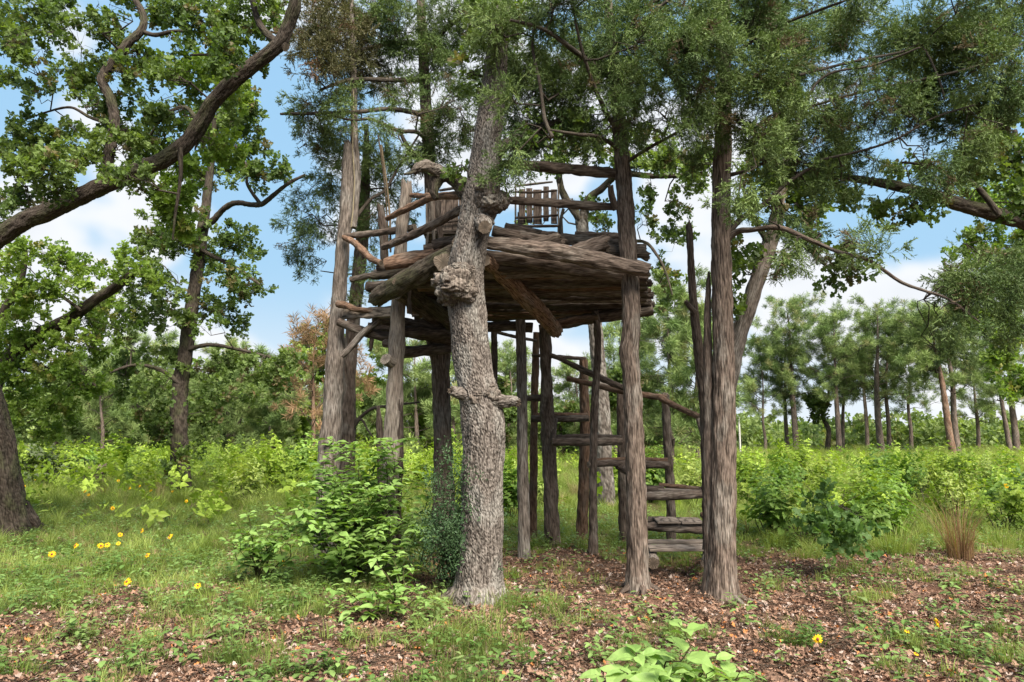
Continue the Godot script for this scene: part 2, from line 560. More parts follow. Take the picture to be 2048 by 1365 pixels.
# a leafy bough: reaches from the nearest limb to c and fans out inside an ellipsoid
func bough(t: Dictionary, c: Vector3, r: Vector3, subs: int, per: int, scale: float, pal: Array, droop: float, kind := "twig", thick := 1.0) -> void:
	var from := nearest_on(t, c)
	var a: Vector3 = from[0]
	var l := a.distance_to(c)
	var main := bend(a, c, maxi(4, int(l * 5)), 0.22, 0.06)
	var r0 := minf(from[1] * 0.7, 0.007 + 0.010 * l) * thick
	twig(t.twigs, main, r0, 0.005, kind, 6)
	if l > 0.6:
		t.limbs.append([main, PackedFloat32Array([]) ])
		var rr := PackedFloat32Array()
		for k in main.size(): rr.append(lerpf(r0, 0.005, float(k) / main.size()))
		t.limbs[-1][1] = rr
	for k in subs:
		var f := rf(0.45, 1.0)
		var idx := clampi(int(f * (main.size() - 1)), 0, main.size() - 1)
		var s := main[idx]
		var e := c + rball() * r
		if soft.get_noise_3dv(e * 2.6 + Vector3(50, 0, 0)) < -0.16: continue
		var sub := bend(s, e, 5, 0.24, 0.04)
		twig(t.twigs, sub, minf(r0 * 0.6, 0.006), 0.002, kind, 4)
		for j in per:
			var g := lerpf(0.35, 1.0, (j + rng.randf()) / per)
			var gi := g * 5.0
			var at := sub[clampi(int(gi), 0, 4)].lerp(sub[clampi(int(gi) + 1, 0, 5)], gi - int(gi))
			var dir := ((e - s).normalized() * 0.8 + rdir() * 0.9 + Vector3.DOWN * droop).normalized()
			t.tips.append(Transform3D(basis_y(dir, rf(0, TAU), scale * rf(0.75, 1.25)), at))
			t.cols.append(pick(pal, at))

func boughs(t: Dictionary, spec: String, d: float, spread: float, dens: float, per: int, scale: float, pal: Array, droop := 0.0, kind := "twig") -> void:
	for row in spec.split(";", false):
		var f := row.split_floats(",")
		var dd := d + rf(-spread, spread)
		if f.size() > 4: dd = f[4]
		var rx := px_size(f[2], f[1], dd)
		var ry := px_size(f[3], f[1], dd)
		bough(t, P(f[0], f[1], dd), Vector3(rx, ry, minf((rx + ry) * 0.5, 1.4)), maxi(3, int(dens * rx * ry * 30.0)), per, scale, pal, droop, kind)

func finish_tree(t: Dictionary, leaf_kind: String, variants: int) -> void:
	if t.twigs.v.size():
		var o := part("branches", t.twigs, M.wood, t.root)
		o.set_meta("kind", "stuff")
	for v in variants:
		var xf := []
		var cl := []
		for k in range(v, t.tips.size(), variants):
			xf.append(t.tips[k])
			cl.append(t.cols[k])
		if xf.size():
			scatter("crown", MESH["%s%d" % [leaf_kind, v]], xf, cl, t.root)

# ---------------------------------------------------------------- sky and materials

func make_sky() -> ImageTexture:
	var w := 1024
	var h := 512
	var im := Image.create_empty(w, h, false, Image.FORMAT_RGBF)
	var n := FastNoiseLite.new()
	n.noise_type = FastNoiseLite.TYPE_SIMPLEX_SMOOTH
	n.fractal_type = FastNoiseLite.FRACTAL_FBM
	n.fractal_octaves = 6
	n.frequency = 1.0
	n.seed = 41
	for y in h:
		var el := PI * 0.5 - PI * (y + 0.5) / h
		var up := sin(el)
		for x in w:
			var az := TAU * ((x + 0.5) / w - 0.5)
			var c := Color(0.30, 0.33, 0.28)
			if up > 0.0:
				var blue := mixc(Color(0.50, 0.74, 0.93), Color(0.30, 0.57, 0.87), pow(up, 0.6) * 1.15)
				blue = mixc(Color(0.80, 0.88, 0.95), blue, smoothstep(0.0, 0.24, up))
				var dir := Vector3(sin(az) * cos(el), up, -cos(az) * cos(el))
				var q := Vector3(dir.x, dir.y * 1.5, dir.z) * 2.2
				var side := 0.20 * exp(-(pow(az + 0.42, 2) + pow(el - 0.50, 2)) / 0.10) - 0.22 * exp(-(pow(az - 0.40, 2) + pow(el - 0.22, 2)) / 0.03) - 0.2 * exp(-(pow(az + 0.36, 2) + pow(el - 0.24, 2)) / 0.008)
				var f := side + n.get_noise_3dv(q) * 0.75 + n.get_noise_3dv(q * 2.7 + Vector3(9, 2, 4)) * 0.28
				var cover := smoothstep(-0.02, 0.22, f + 0.03)
				var thick := smoothstep(0.10, 0.5, f)
				var cloud := mixc(Color(0.97, 0.975, 0.99), Color(0.80, 0.83, 0.88), thick * 0.8)
				c = mixc(blue, cloud, cover * 0.92)
			im.set_pixel(x, y, c)
	return ImageTexture.create_from_image(im)

func noise_tex(freq: float, octaves: int, lo: float, hi: float, size := 512, seed_ := 1) -> NoiseTexture2D:
	var n := FastNoiseLite.new()
	n.noise_type = FastNoiseLite.TYPE_SIMPLEX_SMOOTH
	n.fractal_octaves = octaves
	n.frequency = freq
	n.seed = seed_
	var t := NoiseTexture2D.new()
	t.width = size
	t.height = size
	t.seamless = true
	t.noise = n
	var g := Gradient.new()
	g.set_color(0, Color(lo, lo, lo))
	g.set_color(1, Color(hi, hi, hi))
	t.color_ramp = g
	return t

func leaf_mat(called: String, back: Color, rough: float, spec: float) -> StandardMaterial3D:
	var m := StandardMaterial3D.new()
	m.resource_name = called
	m.vertex_color_use_as_albedo = true
	m.roughness = rough
	m.metallic_specular = spec
	m.cull_mode = BaseMaterial3D.CULL_DISABLED
	if back != Color.BLACK:
		m.backlight_enabled = true
		m.backlight = back
	return m

func make_materials() -> void:
	M.leaf = leaf_mat("leaf", Color(0.95, 0.97, 0.62), 0.5, 0.35)
	M.gloss = leaf_mat("glossy_leaf", Color(0.6, 0.65, 0.4), 0.5, 0.3)
	M.needle = leaf_mat("needle", Color(0.62, 0.66, 0.45), 0.6, 0.3)
	M.blade = leaf_mat("grass_blade", Color(0.95, 0.97, 0.62), 0.55, 0.3)
	M.litter = leaf_mat("dry_leaf", Color(0.4, 0.36, 0.3), 0.7, 0.3)
	M.petal = leaf_mat("petal", Color(0.9, 0.85, 0.5), 0.6, 0.2)
	var w := leaf_mat("bark_and_wood", Color.BLACK, 0.85, 0.25)
	w.albedo_texture = noise_tex(0.024, 5, 0.42, 1.05, 512, 5)
	var ramp: Gradient = w.albedo_texture.color_ramp
	ramp.add_point(0.34, Color(0.60, 0.59, 0.58))
	ramp.add_point(0.47, Color(0.86, 0.86, 0.85))
	w.heightmap_enabled = true
	w.heightmap_texture = noise_tex(0.035, 5, 0.0, 1.0, 512, 6)
	w.heightmap_scale = 0.6
	w.uv1_scale = Vector3(3.0, 0.15, 1.0)
	M.wood = w
	var b: StandardMaterial3D = w.duplicate()
	b.resource_name = "weathered_board"
	b.heightmap_scale = 0.15
	M.board = b
	var g := leaf_mat("soil", Color.BLACK, 0.95, 0.15)
	g.albedo_texture = noise_tex(0.03, 6, 0.45, 1.0, 1024, 8)
	g.heightmap_enabled = true
	g.heightmap_texture = noise_tex(0.04, 6, 0.0, 1.0, 1024, 9)
	g.heightmap_scale = 2.0
	g.uv1_scale = Vector3(0.9, 0.9, 0.9)
	M.soil = g
	var metal := StandardMaterial3D.new()
	metal.resource_name = "metal"
	metal.vertex_color_use_as_albedo = true
	metal.roughness = 0.6
	metal.metallic = 0.3
	M.metal = metal

# how grassy the ground is at a point, 0 bare litter .. 1 green
func green(x: float, z: float) -> float:
	var d := -z
	var n := soft.get_noise_2d(x * 1.1 + 30.0, z * 1.1) * 0.42 + soft.get_noise_2d(x * 3.4, z * 3.4 + 70.0) * 0.30
	var left := smoothstep(5.2, 8.4, d + 0.4 * sin(x * 2.0))
	var mid := smoothstep(8.8, 10.6, d) * 0.95
	var right := smoothstep(8.0, 9.6, d - 0.15 * x)
	var side := smoothstep(-1.6, -0.6, x)
	var g := lerpf(left, lerpf(mid, right, smoothstep(1.3, 2.2, x)), side)
	g = g * 0.97 + 0.09
	var oakfoot := exp(-(pow((x + 0.1) * 1.3, 2) + pow((d - 5.9) * 1.6, 2)))
	g += oakfoot * 0.42
	if x > 1.2 and x < 2.6 and d > 6.0 and d < 8.2: g -= 0.35
	return clampf(g + n * (1.15 if d < 12.0 else 0.5), 0.0, 1.0)

func make_ground() -> void:
	var mb := MB.new()
	var nx := 260
	var nz := 300
	for j in nz + 1:
		var v := float(j) / nz
		var z := 3.0 - 9.0 * v - 3.0 * v * v - 500.0 * pow(v, 7)
		for i in nx + 1:
			var u := float(i) / nx * 2.0 - 1.0
			var x := u * (7.0 + 60.0 * v * v) + pow(u, 5) * 400.0 * v
			mb.v.append(Vector3(x, land(x, z), z))
			mb.t.append(Vector2(x, z))
			var soil := mixc(Color(0.17, 0.092, 0.062), Color(0.29, 0.185, 0.135), 0.5 + soft.get_noise_2d(x * 2.0, z * 2.0) + fine.get_noise_2d(x * 9.0, z * 9.0) * 0.5)
			var turf := mixc(Color(0.10, 0.125, 0.04), Color(0.17, 0.19, 0.07), 0.5 + soft.get_noise_2d(x * 1.3 + 9.0, z * 1.3))
			mb.c.append(mixc(soil, turf, smoothstep(0.45, 1.0, green(x, z)) * 0.75 if -z < 60.0 else 0.9))
	var cols := nx + 1
	for j in nz + 1:
		for i in cols:
			var p := j * cols + i
			var dx := mb.v[j * cols + mini(i + 1, nx)] - mb.v[j * cols + maxi(i - 1, 0)]
			var dz := mb.v[mini(j + 1, nz) * cols + i] - mb.v[maxi(j - 1, 0) * cols + i]
			mb.n.append(dx.cross(dz).normalized())
			if mb.n[p].y < 0: mb.n[p] = -mb.n[p]
	for j in nz:
		for i in nx:
			var a := j * cols + i
			mb.i.append(a); mb.i.append(a + cols); mb.i.append(a + 1)
			mb.i.append(a + 1); mb.i.append(a + cols); mb.i.append(a + cols + 1)
	var o := part("ground", mb, M.soil, self)
	tag(o, "", "", "", "structure")

# ---------------------------------------------------------------- ground cover

func in_view(x: float, z: float, margin := 0.6) -> bool:
	return absf(x) < -z * 0.76 + margin

const GRASS_PAL := [Color(0.11, 0.165, 0.035), Color(0.24, 0.31, 0.085), Color(0.30, 0.26, 0.13)]
const FIELD_PAL := [Color(0.16, 0.23, 0.045), Color(0.29, 0.36, 0.10), Color(0.34, 0.28, 0.15)]
const BUSH_PAL := [Color(0.16, 0.26, 0.03), Color(0.34, 0.46, 0.075), Color(0.30, 0.40, 0.10)]
const OAK_PAL := [Color(0.075, 0.125, 0.035), Color(0.145, 0.21, 0.055), Color(0.14, 0.125, 0.06)]
const BRIGHT_OAK_PAL := [Color(0.11, 0.19, 0.03), Color(0.22, 0.32, 0.06), Color(0.24, 0.25, 0.07)]
const CEDAR_PAL := [Color(0.068, 0.112, 0.038), Color(0.14, 0.20, 0.066), Color(0.13, 0.10, 0.06)]
const BROWN_CEDAR_PAL := [Color(0.06, 0.065, 0.03), Color(0.11, 0.105, 0.05), Color(0.15, 0.09, 0.055)]
const PINE_PAL := [Color(0.12, 0.185, 0.06), Color(0.22, 0.29, 0.10), Color(0.25, 0.26, 0.11)]
const SHRUB_PAL := [Color(0.11, 0.20, 0.05), Color(0.21, 0.32, 0.10), Color(0.20, 0.27, 0.10)]

func blocked(x: float, z: float) -> bool:
	return Vector2(x + 0.34, z + 6.8).length() < 0.25

func ground_cover() -> void:
	rng.seed = 31
	# fallen leaves
	for v in 4:
		var xf := []
		var cl := []
		var want := 10500
		var tries := 0
		while xf.size() < want and tries < 90000:
			tries += 1
			var z := -3.7 - 7.5 * pow(rng.randf(), 1.25)
			var x := rf(-1, 1) * (-z * 0.78 + 0.3)
			var g := green(x, z)
			if rng.randf() > (1.05 - g * 0.85) * (0.75 + 0.9 * soft.get_noise_2d(x * 5.0, z * 5.0)) or blocked(x, z): continue
			var b := Basis(Vector3.UP, rf(0, TAU)) * Basis(Vector3.RIGHT, rf(-0.45, 0.45)) * Basis(Vector3.FORWARD, rf(-0.6, 0.6))
			if rng.randf() < 0.3: b = b * Basis(Vector3.RIGHT, PI)
			xf.append(Transform3D(b.scaled(Vector3.ONE * rf(0.25, 0.7)), Vector3(x, land(x, z) + rf(0.004, 0.022), z)))
			var c := mixc(Color(0.115, 0.064, 0.043), Color(0.255, 0.16, 0.112), rng.randf())
			if rng.randf() < 0.16: c = mixc(Color(0.24, 0.175, 0.145), Color(0.35, 0.285, 0.25), rng.randf())
			if rng.randf() < 0.03: c = Color(0.38, 0.15, 0.05)
			cl.append(c)
		var o := scatter("leaf_litter", MESH["litter%d" % v], xf, cl, self)
		tag(o, "brown fallen oak leaves covering the bare ground", "leaf litter")
	# twigs
	var tx := []
	var tc := []
	for k in 3200:
		var z := -3.7 - 6.0 * pow(rng.randf(), 1.2)
		var x := rf(-1, 1) * (-z * 0.78 + 0.3)
		if blocked(x, z) or rng.randf() < green(x, z) * 0.7: continue
		tx.append(Transform3D((Basis(Vector3.UP, rf(0, TAU)) * Basis(Vector3.FORWARD, rf(-0.12, 0.12))).scaled(Vector3(rf(0.3, 1.6), 1, 1)), Vector3(x, land(x, z) + 0.008, z)))
		tc.append(shade(Color(1.7, 1.5, 1.35), rf(0.5, 1.6)))
	tag(scatter("fallen_twigs", MESH["stick"], tx, tc, self), "thin dead twigs strewn over the leaf litter", "twigs")
	# short grass
	for v in 2:
		var xf := []
		var cl := []
		for k in 15000:
			var z := -3.8 - 14.0 * pow(rng.randf(), 1.5)
			var x := rf(-1, 1) * (-z * 0.78 + 0.3)
			var g := green(x, z)
			if blocked(x, z) or rng.randf() > smoothstep(0.15, 0.7, g): continue
			xf.append(Transform3D(Basis(Vector3.UP, rf(0, TAU)).scaled(Vector3(1, rf(0.6, 1.3), 1) * rf(0.6, 1.25)), Vector3(x, land(x, z), z)))
			cl.append(pick(GRASS_PAL if -z < 6.5 else FIELD_PAL, Vector3(x, 0, z)))
		tag(scatter("grass", MESH["grass%d" % v], xf, cl, self), "short green grass growing in patches through the leaf litter", "grass")
	# tall field grass
	for v in 2:
		var xf := []
		var cl := []
		for k in 7200:
			var z := -9.0 - 50.0 * pow(rng.randf(), 1.45)
			var x := rf(-1, 1) * (-z * 1.1 + 0.5)
			if -z < 13.0 and x > -2.2 and x < 2.7 and rng.randf() < 0.9: continue
			if -z < 15.0 and rng.randf() > smoothstep(0.35, 0.9, green(x, z)) * (0.3 if x < 0 else 0.55) * smoothstep(-0.3, 0.3, soft.get_noise_2d(x * 0.9, z * 0.9 + 5.0)): continue
			xf.append(Transform3D(Basis(Vector3.UP, rf(0, TAU)).scaled(Vector3(1.2, rf(0.5, 1.0), 1.2) * (lerpf(0.65, 1.0, smoothstep(10.0, 17.0, -z)) + smoothstep(15.0, 50.0, -z) * 0.8)), Vector3(x, land(x, z), z)))
			cl.append(pick(FIELD_PAL, Vector3(x, 0, z) * 0.5))
		tag(scatter("field_grass", MESH["grass%d" % (v + 2)], xf, cl, self), "tall meadow grass of the open field behind the tree house", "grass")
	# weeds
	for v in 2:
		var xf := []
		var cl := []
		for k in 3000:
			var z := -3.8 - 11.0 * pow(rng.randf(), 1.4)
			var x := rf(-1, 1) * (-z * 0.78 + 0.3)
			var g := green(x, z)
			if blocked(x, z) or rng.randf() > 0.05 + g * 0.75: continue
			xf.append(Transform3D(Basis(Vector3.UP, rf(0, TAU)) * Basis(Vector3.RIGHT, rf(-0.2, 0.2)) * Basis.from_scale(Vector3.ONE * rf(0.7, 1.7)), Vector3(x, land(x, z), z)))
			cl.append(pick(SHRUB_PAL, Vector3(x, 0, z)))
		tag(scatter("weeds", MESH["weed%d" % v], xf, cl, self), "small leafy weeds scattered among the grass", "weeds")
# ---------------------------------------------------------------- the big trees

func log_(parent: Node, called: String, spec: String, d0: float, d1: float, kind: String, sides := 20, tint := 1.0, broken := 0.0, step := 0.035) -> MeshInstance3D:
	var pr := path(spec, d0, d1)
	var mb := MB.new()
	tube(mb, pr[0], pr[1], kind, sides, step, true, tint, broken)
	return part(called, mb, M.wood, parent)

func roots(parent: Node, at: Vector3, r: float, n: int, kind: String, seed_: int) -> void:
	rng.seed = seed_
	for k in n:
		var a := TAU * (k + rf(-0.3, 0.3)) / n
		var d := Vector3(cos(a), 0, sin(a))
		var l := r * rf(1.5, 2.4)
		var turn := Vector3(-d.z, 0, d.x) * rf(-0.3, 0.3) * l
		var g := land(at.x, at.z)
		var base := Vector3(at.x, 0, at.z)
		var mb := MB.new()
		tube(mb, PackedVector3Array([base + d * r * 0.45 + Vector3.UP * (g + r * 1.25), base + d * r * 0.9 + Vector3.UP * (g + r * 0.45), base + d * l * 0.75 + turn * 0.5 + Vector3.UP * (g + 0.012), base + d * l + turn + Vector3.UP * (g - 0.05)]), PackedFloat32Array([r * 0.28, r * 0.30, r * 0.17, r * 0.08]), kind, 18, 0.02, false)
		part("root", mb, M.wood, parent)

func lump(mb: MB, c: Vector3, r: Vector3, rough: float, wob: float, nu: int, nv: int) -> void:
	var kind: Dictionary = BARK["burl"]
	var off := rdir() * 40.0
	var b0 := mb.v.size()
	for j in nv + 1:
		for i in nu + 1:
			var a := TAU * (i % nu) / nu
			var b := PI * j / nv
			var dir := Vector3(cos(a) * sin(b), cos(b), sin(a) * sin(b))
			var w := dir * r.x
			var hc := bark_at(kind, w * 30.0 + off, w + off)
			var s: float = 1.0 + rough * hc[0] + wob * soft.get_noise_3dv(dir * 1.5 + off)
			mb.v.append(c + dir * r * s)
			mb.c.append(hc[1])
			mb.t.append(Vector2(a, b) * 0.3)
	var cols := nu + 1
	for j in nv + 1:
		for i in cols:
			var dx := mb.v[b0 + j * cols + (i + 1 if i < nu else 1)] - mb.v[b0 + j * cols + (i - 1 if i > 0 else nu - 1)]
			var dz := mb.v[b0 + mini(j + 1, nv) * cols + i] - mb.v[b0 + maxi(j - 1, 0) * cols + i]
			var nn := dx.cross(dz).normalized()
			if nn.length() < 0.5: nn = (mb.v[b0 + j * cols + i] - c).normalized()
			mb.n.append(nn)
	for j in nv:
		for i in nu:
			var p := b0 + j * cols + i
			mb.i.append(p); mb.i.append(p + cols); mb.i.append(p + 1)
			mb.i.append(p + 1); mb.i.append(p + cols); mb.i.append(p + cols + 1)

# a burl: a swollen knot with smaller folds growing out of it
func burl(parent: Node, called: String, px: float, py: float, d: float, rx: float, ry: float, seed_: int) -> void:
	rng.seed = seed_
	var mb := MB.new()
	var c := P(px, py, d)
	var r := Vector3(px_size(rx, py, d), px_size(ry, py, d), px_size((rx + ry) * 0.5, py, d))
	lump(mb, c, r * 0.9, 0.07, 0.22, 72, 48)
	for k in int(rx * 0.5):
		var dir := rdir()
		dir.z = absf(dir.z) * 0.8
		var q := r.x * rf(0.22, 0.42)
		lump(mb, c + dir.normalized() * r * rf(0.72, 0.92), Vector3(q * rf(0.8, 1.5), q * rf(0.6, 1.1), q), 0.10, 0.35, 30, 20)
	part(called, mb, M.wood, parent)

func front_oak() -> void:
	rng.seed = 1001
	var t := tree("gnarled_oak", P(958, 1195, 6.8), "thick gnarled grey oak with burls, standing in front of the platform", "tree")
	var trunk := limb(t, "trunk", "956,1225,128;957,1195,112;958,1160,94;961,1120,86;962,1080,84;964,1010,82;964,950,81;967,890,83;966,840,84;957,790,80;950,755,73;943,710,73;940,680,73;936,640,73;932,600,73;930,560,71;934,525,68;943,480,62;953,440,66;962,400,74;968,360,68;972,310,58;976,270,52;983,210,49;990,150,44;995,90,40;1000,30,36;1005,-60,30;1010,-160,22", 6.8, 6.8, "oak", 150, 0.0115)
	roots(t.root, P(958, 1192, 6.8), 0.215, 7, "oak", 901)
	burl(trunk, "burl", 914, 566, 6.60, 38, 38, 11)
	burl(trunk, "burl", 897, 592, 6.64, 21, 19, 12)
	burl(trunk, "burl", 936, 596, 6.6, 14, 12, 17)
	burl(trunk, "burl", 980, 400, 6.68, 32, 33, 13)
	burl(trunk, "burl", 1003, 402, 6.72, 18, 20, 18)
	burl(trunk, "burl", 950, 797, 6.68, 19, 22, 14)
	burl(trunk, "burl", 984, 793, 6.70, 19, 22, 15)
	burl(trunk, "burl", 966, 446, 6.62, 18, 16, 16)
	limb(t, "stub", "945,792,30,6.74;922,788,24,6.66;908,783,21,6.62;902,780,15,6.6", 6.7, 6.7, "oak", 40, 0.012, trunk, 0.6)
	limb(t, "stub", "985,802,34,6.75;1010,804,25,6.7;1026,803,21,6.68;1036,806,17,6.66", 6.7, 6.7, "oak", 40, 0.012, trunk, 0.5)
	limb(t, "stub", "960,436,40,6.78;967,448,32,6.6;970,455,26,6.46", 6.7, 6.7, "oak", 36, 0.012, trunk)
	limb(t, "stub", "975,405,40,6.8;1000,395,26,6.72;1015,392,12,6.7", 6.7, 6.7, "oak", 36, 0.014, trunk, 0.5)
	limb(t, "limb", "952,412,40,6.9;934,390,32,6.98;918,368,28,7.05;900,352,28,7.1;884,352,26,7.12;872,366,22,7.12;868,384,16,7.1;872,397,9,7.1", 7.0, 7.0, "oakdark", 44, 0.016, trunk, 0.5)
	limb(t, "limb", "893,352,24,7.1;872,340,24,7.06;852,333,24,7.0;838,336,20,6.96;828,344,13,6.95", 7.0, 7.0, "burl", 40, 0.014, trunk, 0.8)
	limb(t, "limb", "975,330,30,6.8;995,305,24,6.8;1020,285,20,6.9;1050,270,16,7.0;1090,250,12,7.1;1130,240,8,7.2", 6.8, 7.2, "oak", 28, 0.02, trunk)
	limb(t, "stub", "838,340,8,6.96;822,346,6,6.9;808,349,4,6.85", 6.9, 6.9, "oakdark", 12, 0.02, trunk, 0.5)
	boughs(t, "1012,352,16,10;1075,285,40,20;1130,245,40,20;1000,20,50,30;960,-30,60,40;905,335,40,14;960,60,45,40;930,150,40,30", 6.9, 0.3, 6.0, 3, 0.8, OAK_PAL)
	finish_tree(t, "oak", 3)

func cedar_front() -> void:
	rng.seed = 1002
	var t := tree("cedar_tree", P(1276, 1172, 7.1), "straight living cedar holding up the right front corner of the platform", "tree")
	var trunk := limb(t, "trunk", "1277,1195,62;1276,1172,52;1275,1140,45;1275,1100,42;1273,1000,40;1270,900,38;1266,800,36;1262,740,35;1258,705,38;1261,680,36;1263,640,36;1261,580,36;1258,520,35;1253,460,34;1250,400,33;1246,340,31;1241,270,29;1234,190,25;1226,100,21;1217,10,17;1208,-90,12;1200,-180,6", 7.1, 7.1, "cedar", 60, 0.022)
	roots(t.root, P(1276, 1170, 7.1), 0.12, 5, "cedar", 902)
	limb(t, "branch", "1232,420,14,7.1;1224,395,14,7.05;1221,372,12,7.0", 7.1, 7.0, "cedar", 16, 0.02, t.root, 0.5)
	limb(t, "branch", "1240,300,9.8,7.1;1200,275,8.4,6.8;1150,268,6.3,6.5;1100,260,4.2,6.3", 7.1, 6.3, "twig", 10, 0.05)
	limb(t, "branch", "1244,330,8.4,7.1;1300,295,7,6.9;1360,262,5.6,6.6;1420,225,3.5,6.4", 7.1, 6.4, "twig", 10, 0.05)
	limb(t, "branch", "1230,160,14,7.1;1160,110,11,6.6;1090,60,8,6.2;1020,40,5,6.0", 7.1, 6.0, "twig", 10, 0.05)
	limb(t, "branch", "1226,100,12,7.1;1290,40,9,6.8;1350,-10,6,6.6", 7.1, 6.6, "twig", 10, 0.05)
	limb(t, "branch", "1242,275,12,7.1;1200,200,9,6.7;1170,120,7,6.4;1150,40,5,6.2", 7.1, 6.2, "twig", 10, 0.05)
	limb(t, "branch", "1105,275,9,6.4;1090,240,8,6.4;1080,170,7,6.4;1065,90,6,6.4;1075,20,4,6.4", 6.4, 6.4, "twig", 10, 0.05)
	boughs(t, "1000,318,26,18,6.4;1030,280,40,26,7.6;1020,215,45,35,7.6;1075,150,70,50;1060,70,70,50;1140,185,70,50;1160,100,75,55;1250,75,80,60;1215,160,70,45;1180,240,60,26;1120,255,60,26;1290,160,75,55;1250,235,65,30;1320,225,70,35;1330,75,75,60;1060,225,50,30;1200,20,80,40;1110,10,70,40;1010,130,50,40,7.6;985,60,44,40,6.4;1015,205,30,26,6.4;965,20,40,30,6.5;1000,60,45,40,7.6;1300,-20,80,40;1150,-60,90,40;1060,300,40,16;1180,290,50,16;1250,290,50,14;1330,270,50,20", 6.8, 0.9, 5.4, 7, 0.85, CEDAR_PAL, 0.35)
	finish_tree(t, "cedar", 3)

func cedar_right() -> void:
	rng.seed = 1003
	var t := tree("cedar_tree", P(1443, 1180, 6.93), "large twin-stemmed cedar to the right of the bottom step", "tree")
	limb(t, "trunk", "1445,1205,84;1444,1182,68;1444,1150,58;1445,1110,53;1446,1050,50;1447,950,48;1448,850,46;1449,760,43;1447,690,41;1445,600,40;1443,520,39;1442,440,38;1444,350,36;1447,260,32;1449,150,27;1450,50,22;1452,-60,18;1455,-170,9", 6.93, 6.93, "cedar", 72, 0.02)
	roots(t.root, P(1443, 1178, 6.93), 0.13, 6, "cedar", 903)
	limb(t, "second_stem", "1424,1190,44,6.98;1423,1120,30;1421,1000,27;1419,880,24;1417,780,20;1416,700,17;1415,640,14;1417,580,10;1418,545,5", 7.0, 7.02, "cedar", 36, 0.025, t.root, 1.0)
	limb(t, "branch", "1455,478,15.4,6.93;1476,463,12.6,6.85;1505,460,10.5,6.7;1560,456,9.8,6.5;1620,480,8.4,6.4;1680,505,7.7,6.3;1740,522,7,6.2;1800,563,6.3,6.15;1850,582,5.6,6.1;1900,600,4.9,6.0;1960,645,3.5,5.9", 6.9, 5.9, "cedar", 16, 0.03)
	limb(t, "branch", "1455,470,14,6.93;1480,440,12,6.9;1520,415,10,6.8;1570,370,8,6.7;1630,330,6,6.6", 6.9, 6.6, "twig", 10, 0.05)
	limb(t, "branch", "1460,350,8.4,6.9;1510,335,7.2,6.7;1570,290,6,6.4;1640,160,4.8,6.2;1750,130,4.8,6.0;1840,95,3.6,5.8", 6.9, 5.8, "twig", 10, 0.05)
	limb(t, "branch", "1556,330,7.2,6.6;1555,250,7.2,6.5;1530,170,6,6.4;1490,120,5.4,6.4;1460,90,4.2,6.4", 6.6, 6.4, "twig", 12, 0.05)
	limb(t, "branch", "1450,120,8.4,6.9;1540,60,6.6,6.5;1640,20,5.4,6.2;1750,-20,3.6,6.0", 6.9, 6.0, "twig", 10, 0.05)
	limb(t, "branch", "1600,150,5.5,6.4;1700,125,5.5,6.3;1800,105,5,6.2;1842,92,4.4,6.2;1875,150,4.4,6.1;1890,200,3.3,6.1", 6.4, 6.1, "twig", 10, 0.05)
	limb(t, "branch", "1448,250,12,6.9;1390,210,10,6.6;1340,150,8,6.4;1300,100,5,6.2", 6.9, 6.2, "twig", 10, 0.05)
	limb(t, "branch", "1640,320,5.4,6.5;1730,300,4.8,6.3;1800,275,4.8,6.1;1870,235,3.6,6.0;1950,210,3,5.9", 6.5, 5.9, "twig", 10, 0.05)
	limb(t, "branch", "1600,220,5.4,6.5;1720,185,5.4,6.3;1840,160,4.8,6.1;1960,130,4.2,6.0;2060,80,3,5.9", 6.5, 5.9, "twig", 10, 0.05)
	boughs(t, "1400,100,75,60;1390,30,80,50;1480,60,80,60;1440,170,75,55;1390,215,70,40;1460,250,70,40;1520,160,75,60;1560,90,75,60;1540,230,70,50;1420,300,55,26;1500,300,60,35;1560,300,55,35;1640,225,70,50;1680,250,55,40;1610,150,60,50;1630,60,70,45;1600,330,55,30;1660,310,50,28;1700,30,70,45;1780,60,65,40;1860,40,70,45;1950,50,70,45;2030,40,60,45;1900,110,60,35;1990,130,60,35;1720,110,40,26;1720,180,40,26;1800,190,45,26;1880,200,45,26;1960,230,40,24;1750,250,40,24;1740,320,40,24;1820,300,40,22;1770,160,60,30;1850,100,60,30;1830,230,55,30;1900,260,55,30;1960,180,55,30;2020,200,45,30;1990,60,60,40;1780,210,50,26;1700,260,50,26;1880,150,50,30;2030,120,40,30;1930,310,45,20;1860,350,40,16;2000,260,40,24;1480,380,35,22;1530,400,40,24;1580,430,40,24;1640,400,40,22;1690,360,40,20;1510,-30,90,40;1720,-40,90,40;1920,-40,90,40;1640,470,30,14;1700,480,30,14;1610,450,30,16;1760,500,26,12;1580,500,20,16", 6.7, 1.0, 5.0, 7, 0.85, CEDAR_PAL, 0.35)
	boughs(t, "1900,560,70,40;1970,560,70,50;2030,540,50,60;1940,620,60,40;2010,640,50,40;1880,620,30,24;1870,680,34,30,6.6;1895,655,30,24,6.6;1880,705,22,20,6.6;2040,600,40,50", 6.3, 0.5, 4.5, 7, 0.85, CEDAR_PAL, 0.5)
	finish_tree(t, "cedar", 3)
	# snag
	var s := thing("dead_snag", G(1413, 1080), "slim dead grey cedar snag leaning left beside the large cedar", "dead tree")
	log_(s, "trunk", "1420,1100,28;1418,1000,26;1414,880,24;1410,810,22;1403,750,21;1396,690,19;1389,625,17;1384,560,15;1381,500,13;1378,450,12", 7.6, 7.4, "cedar", 28, 0.9, 1.2)
	log_(s, "stub", "1390,625,12;1378,612,10;1372,602,8", 7.4, 7.35, "cedar", 14, 0.9, 0.6)

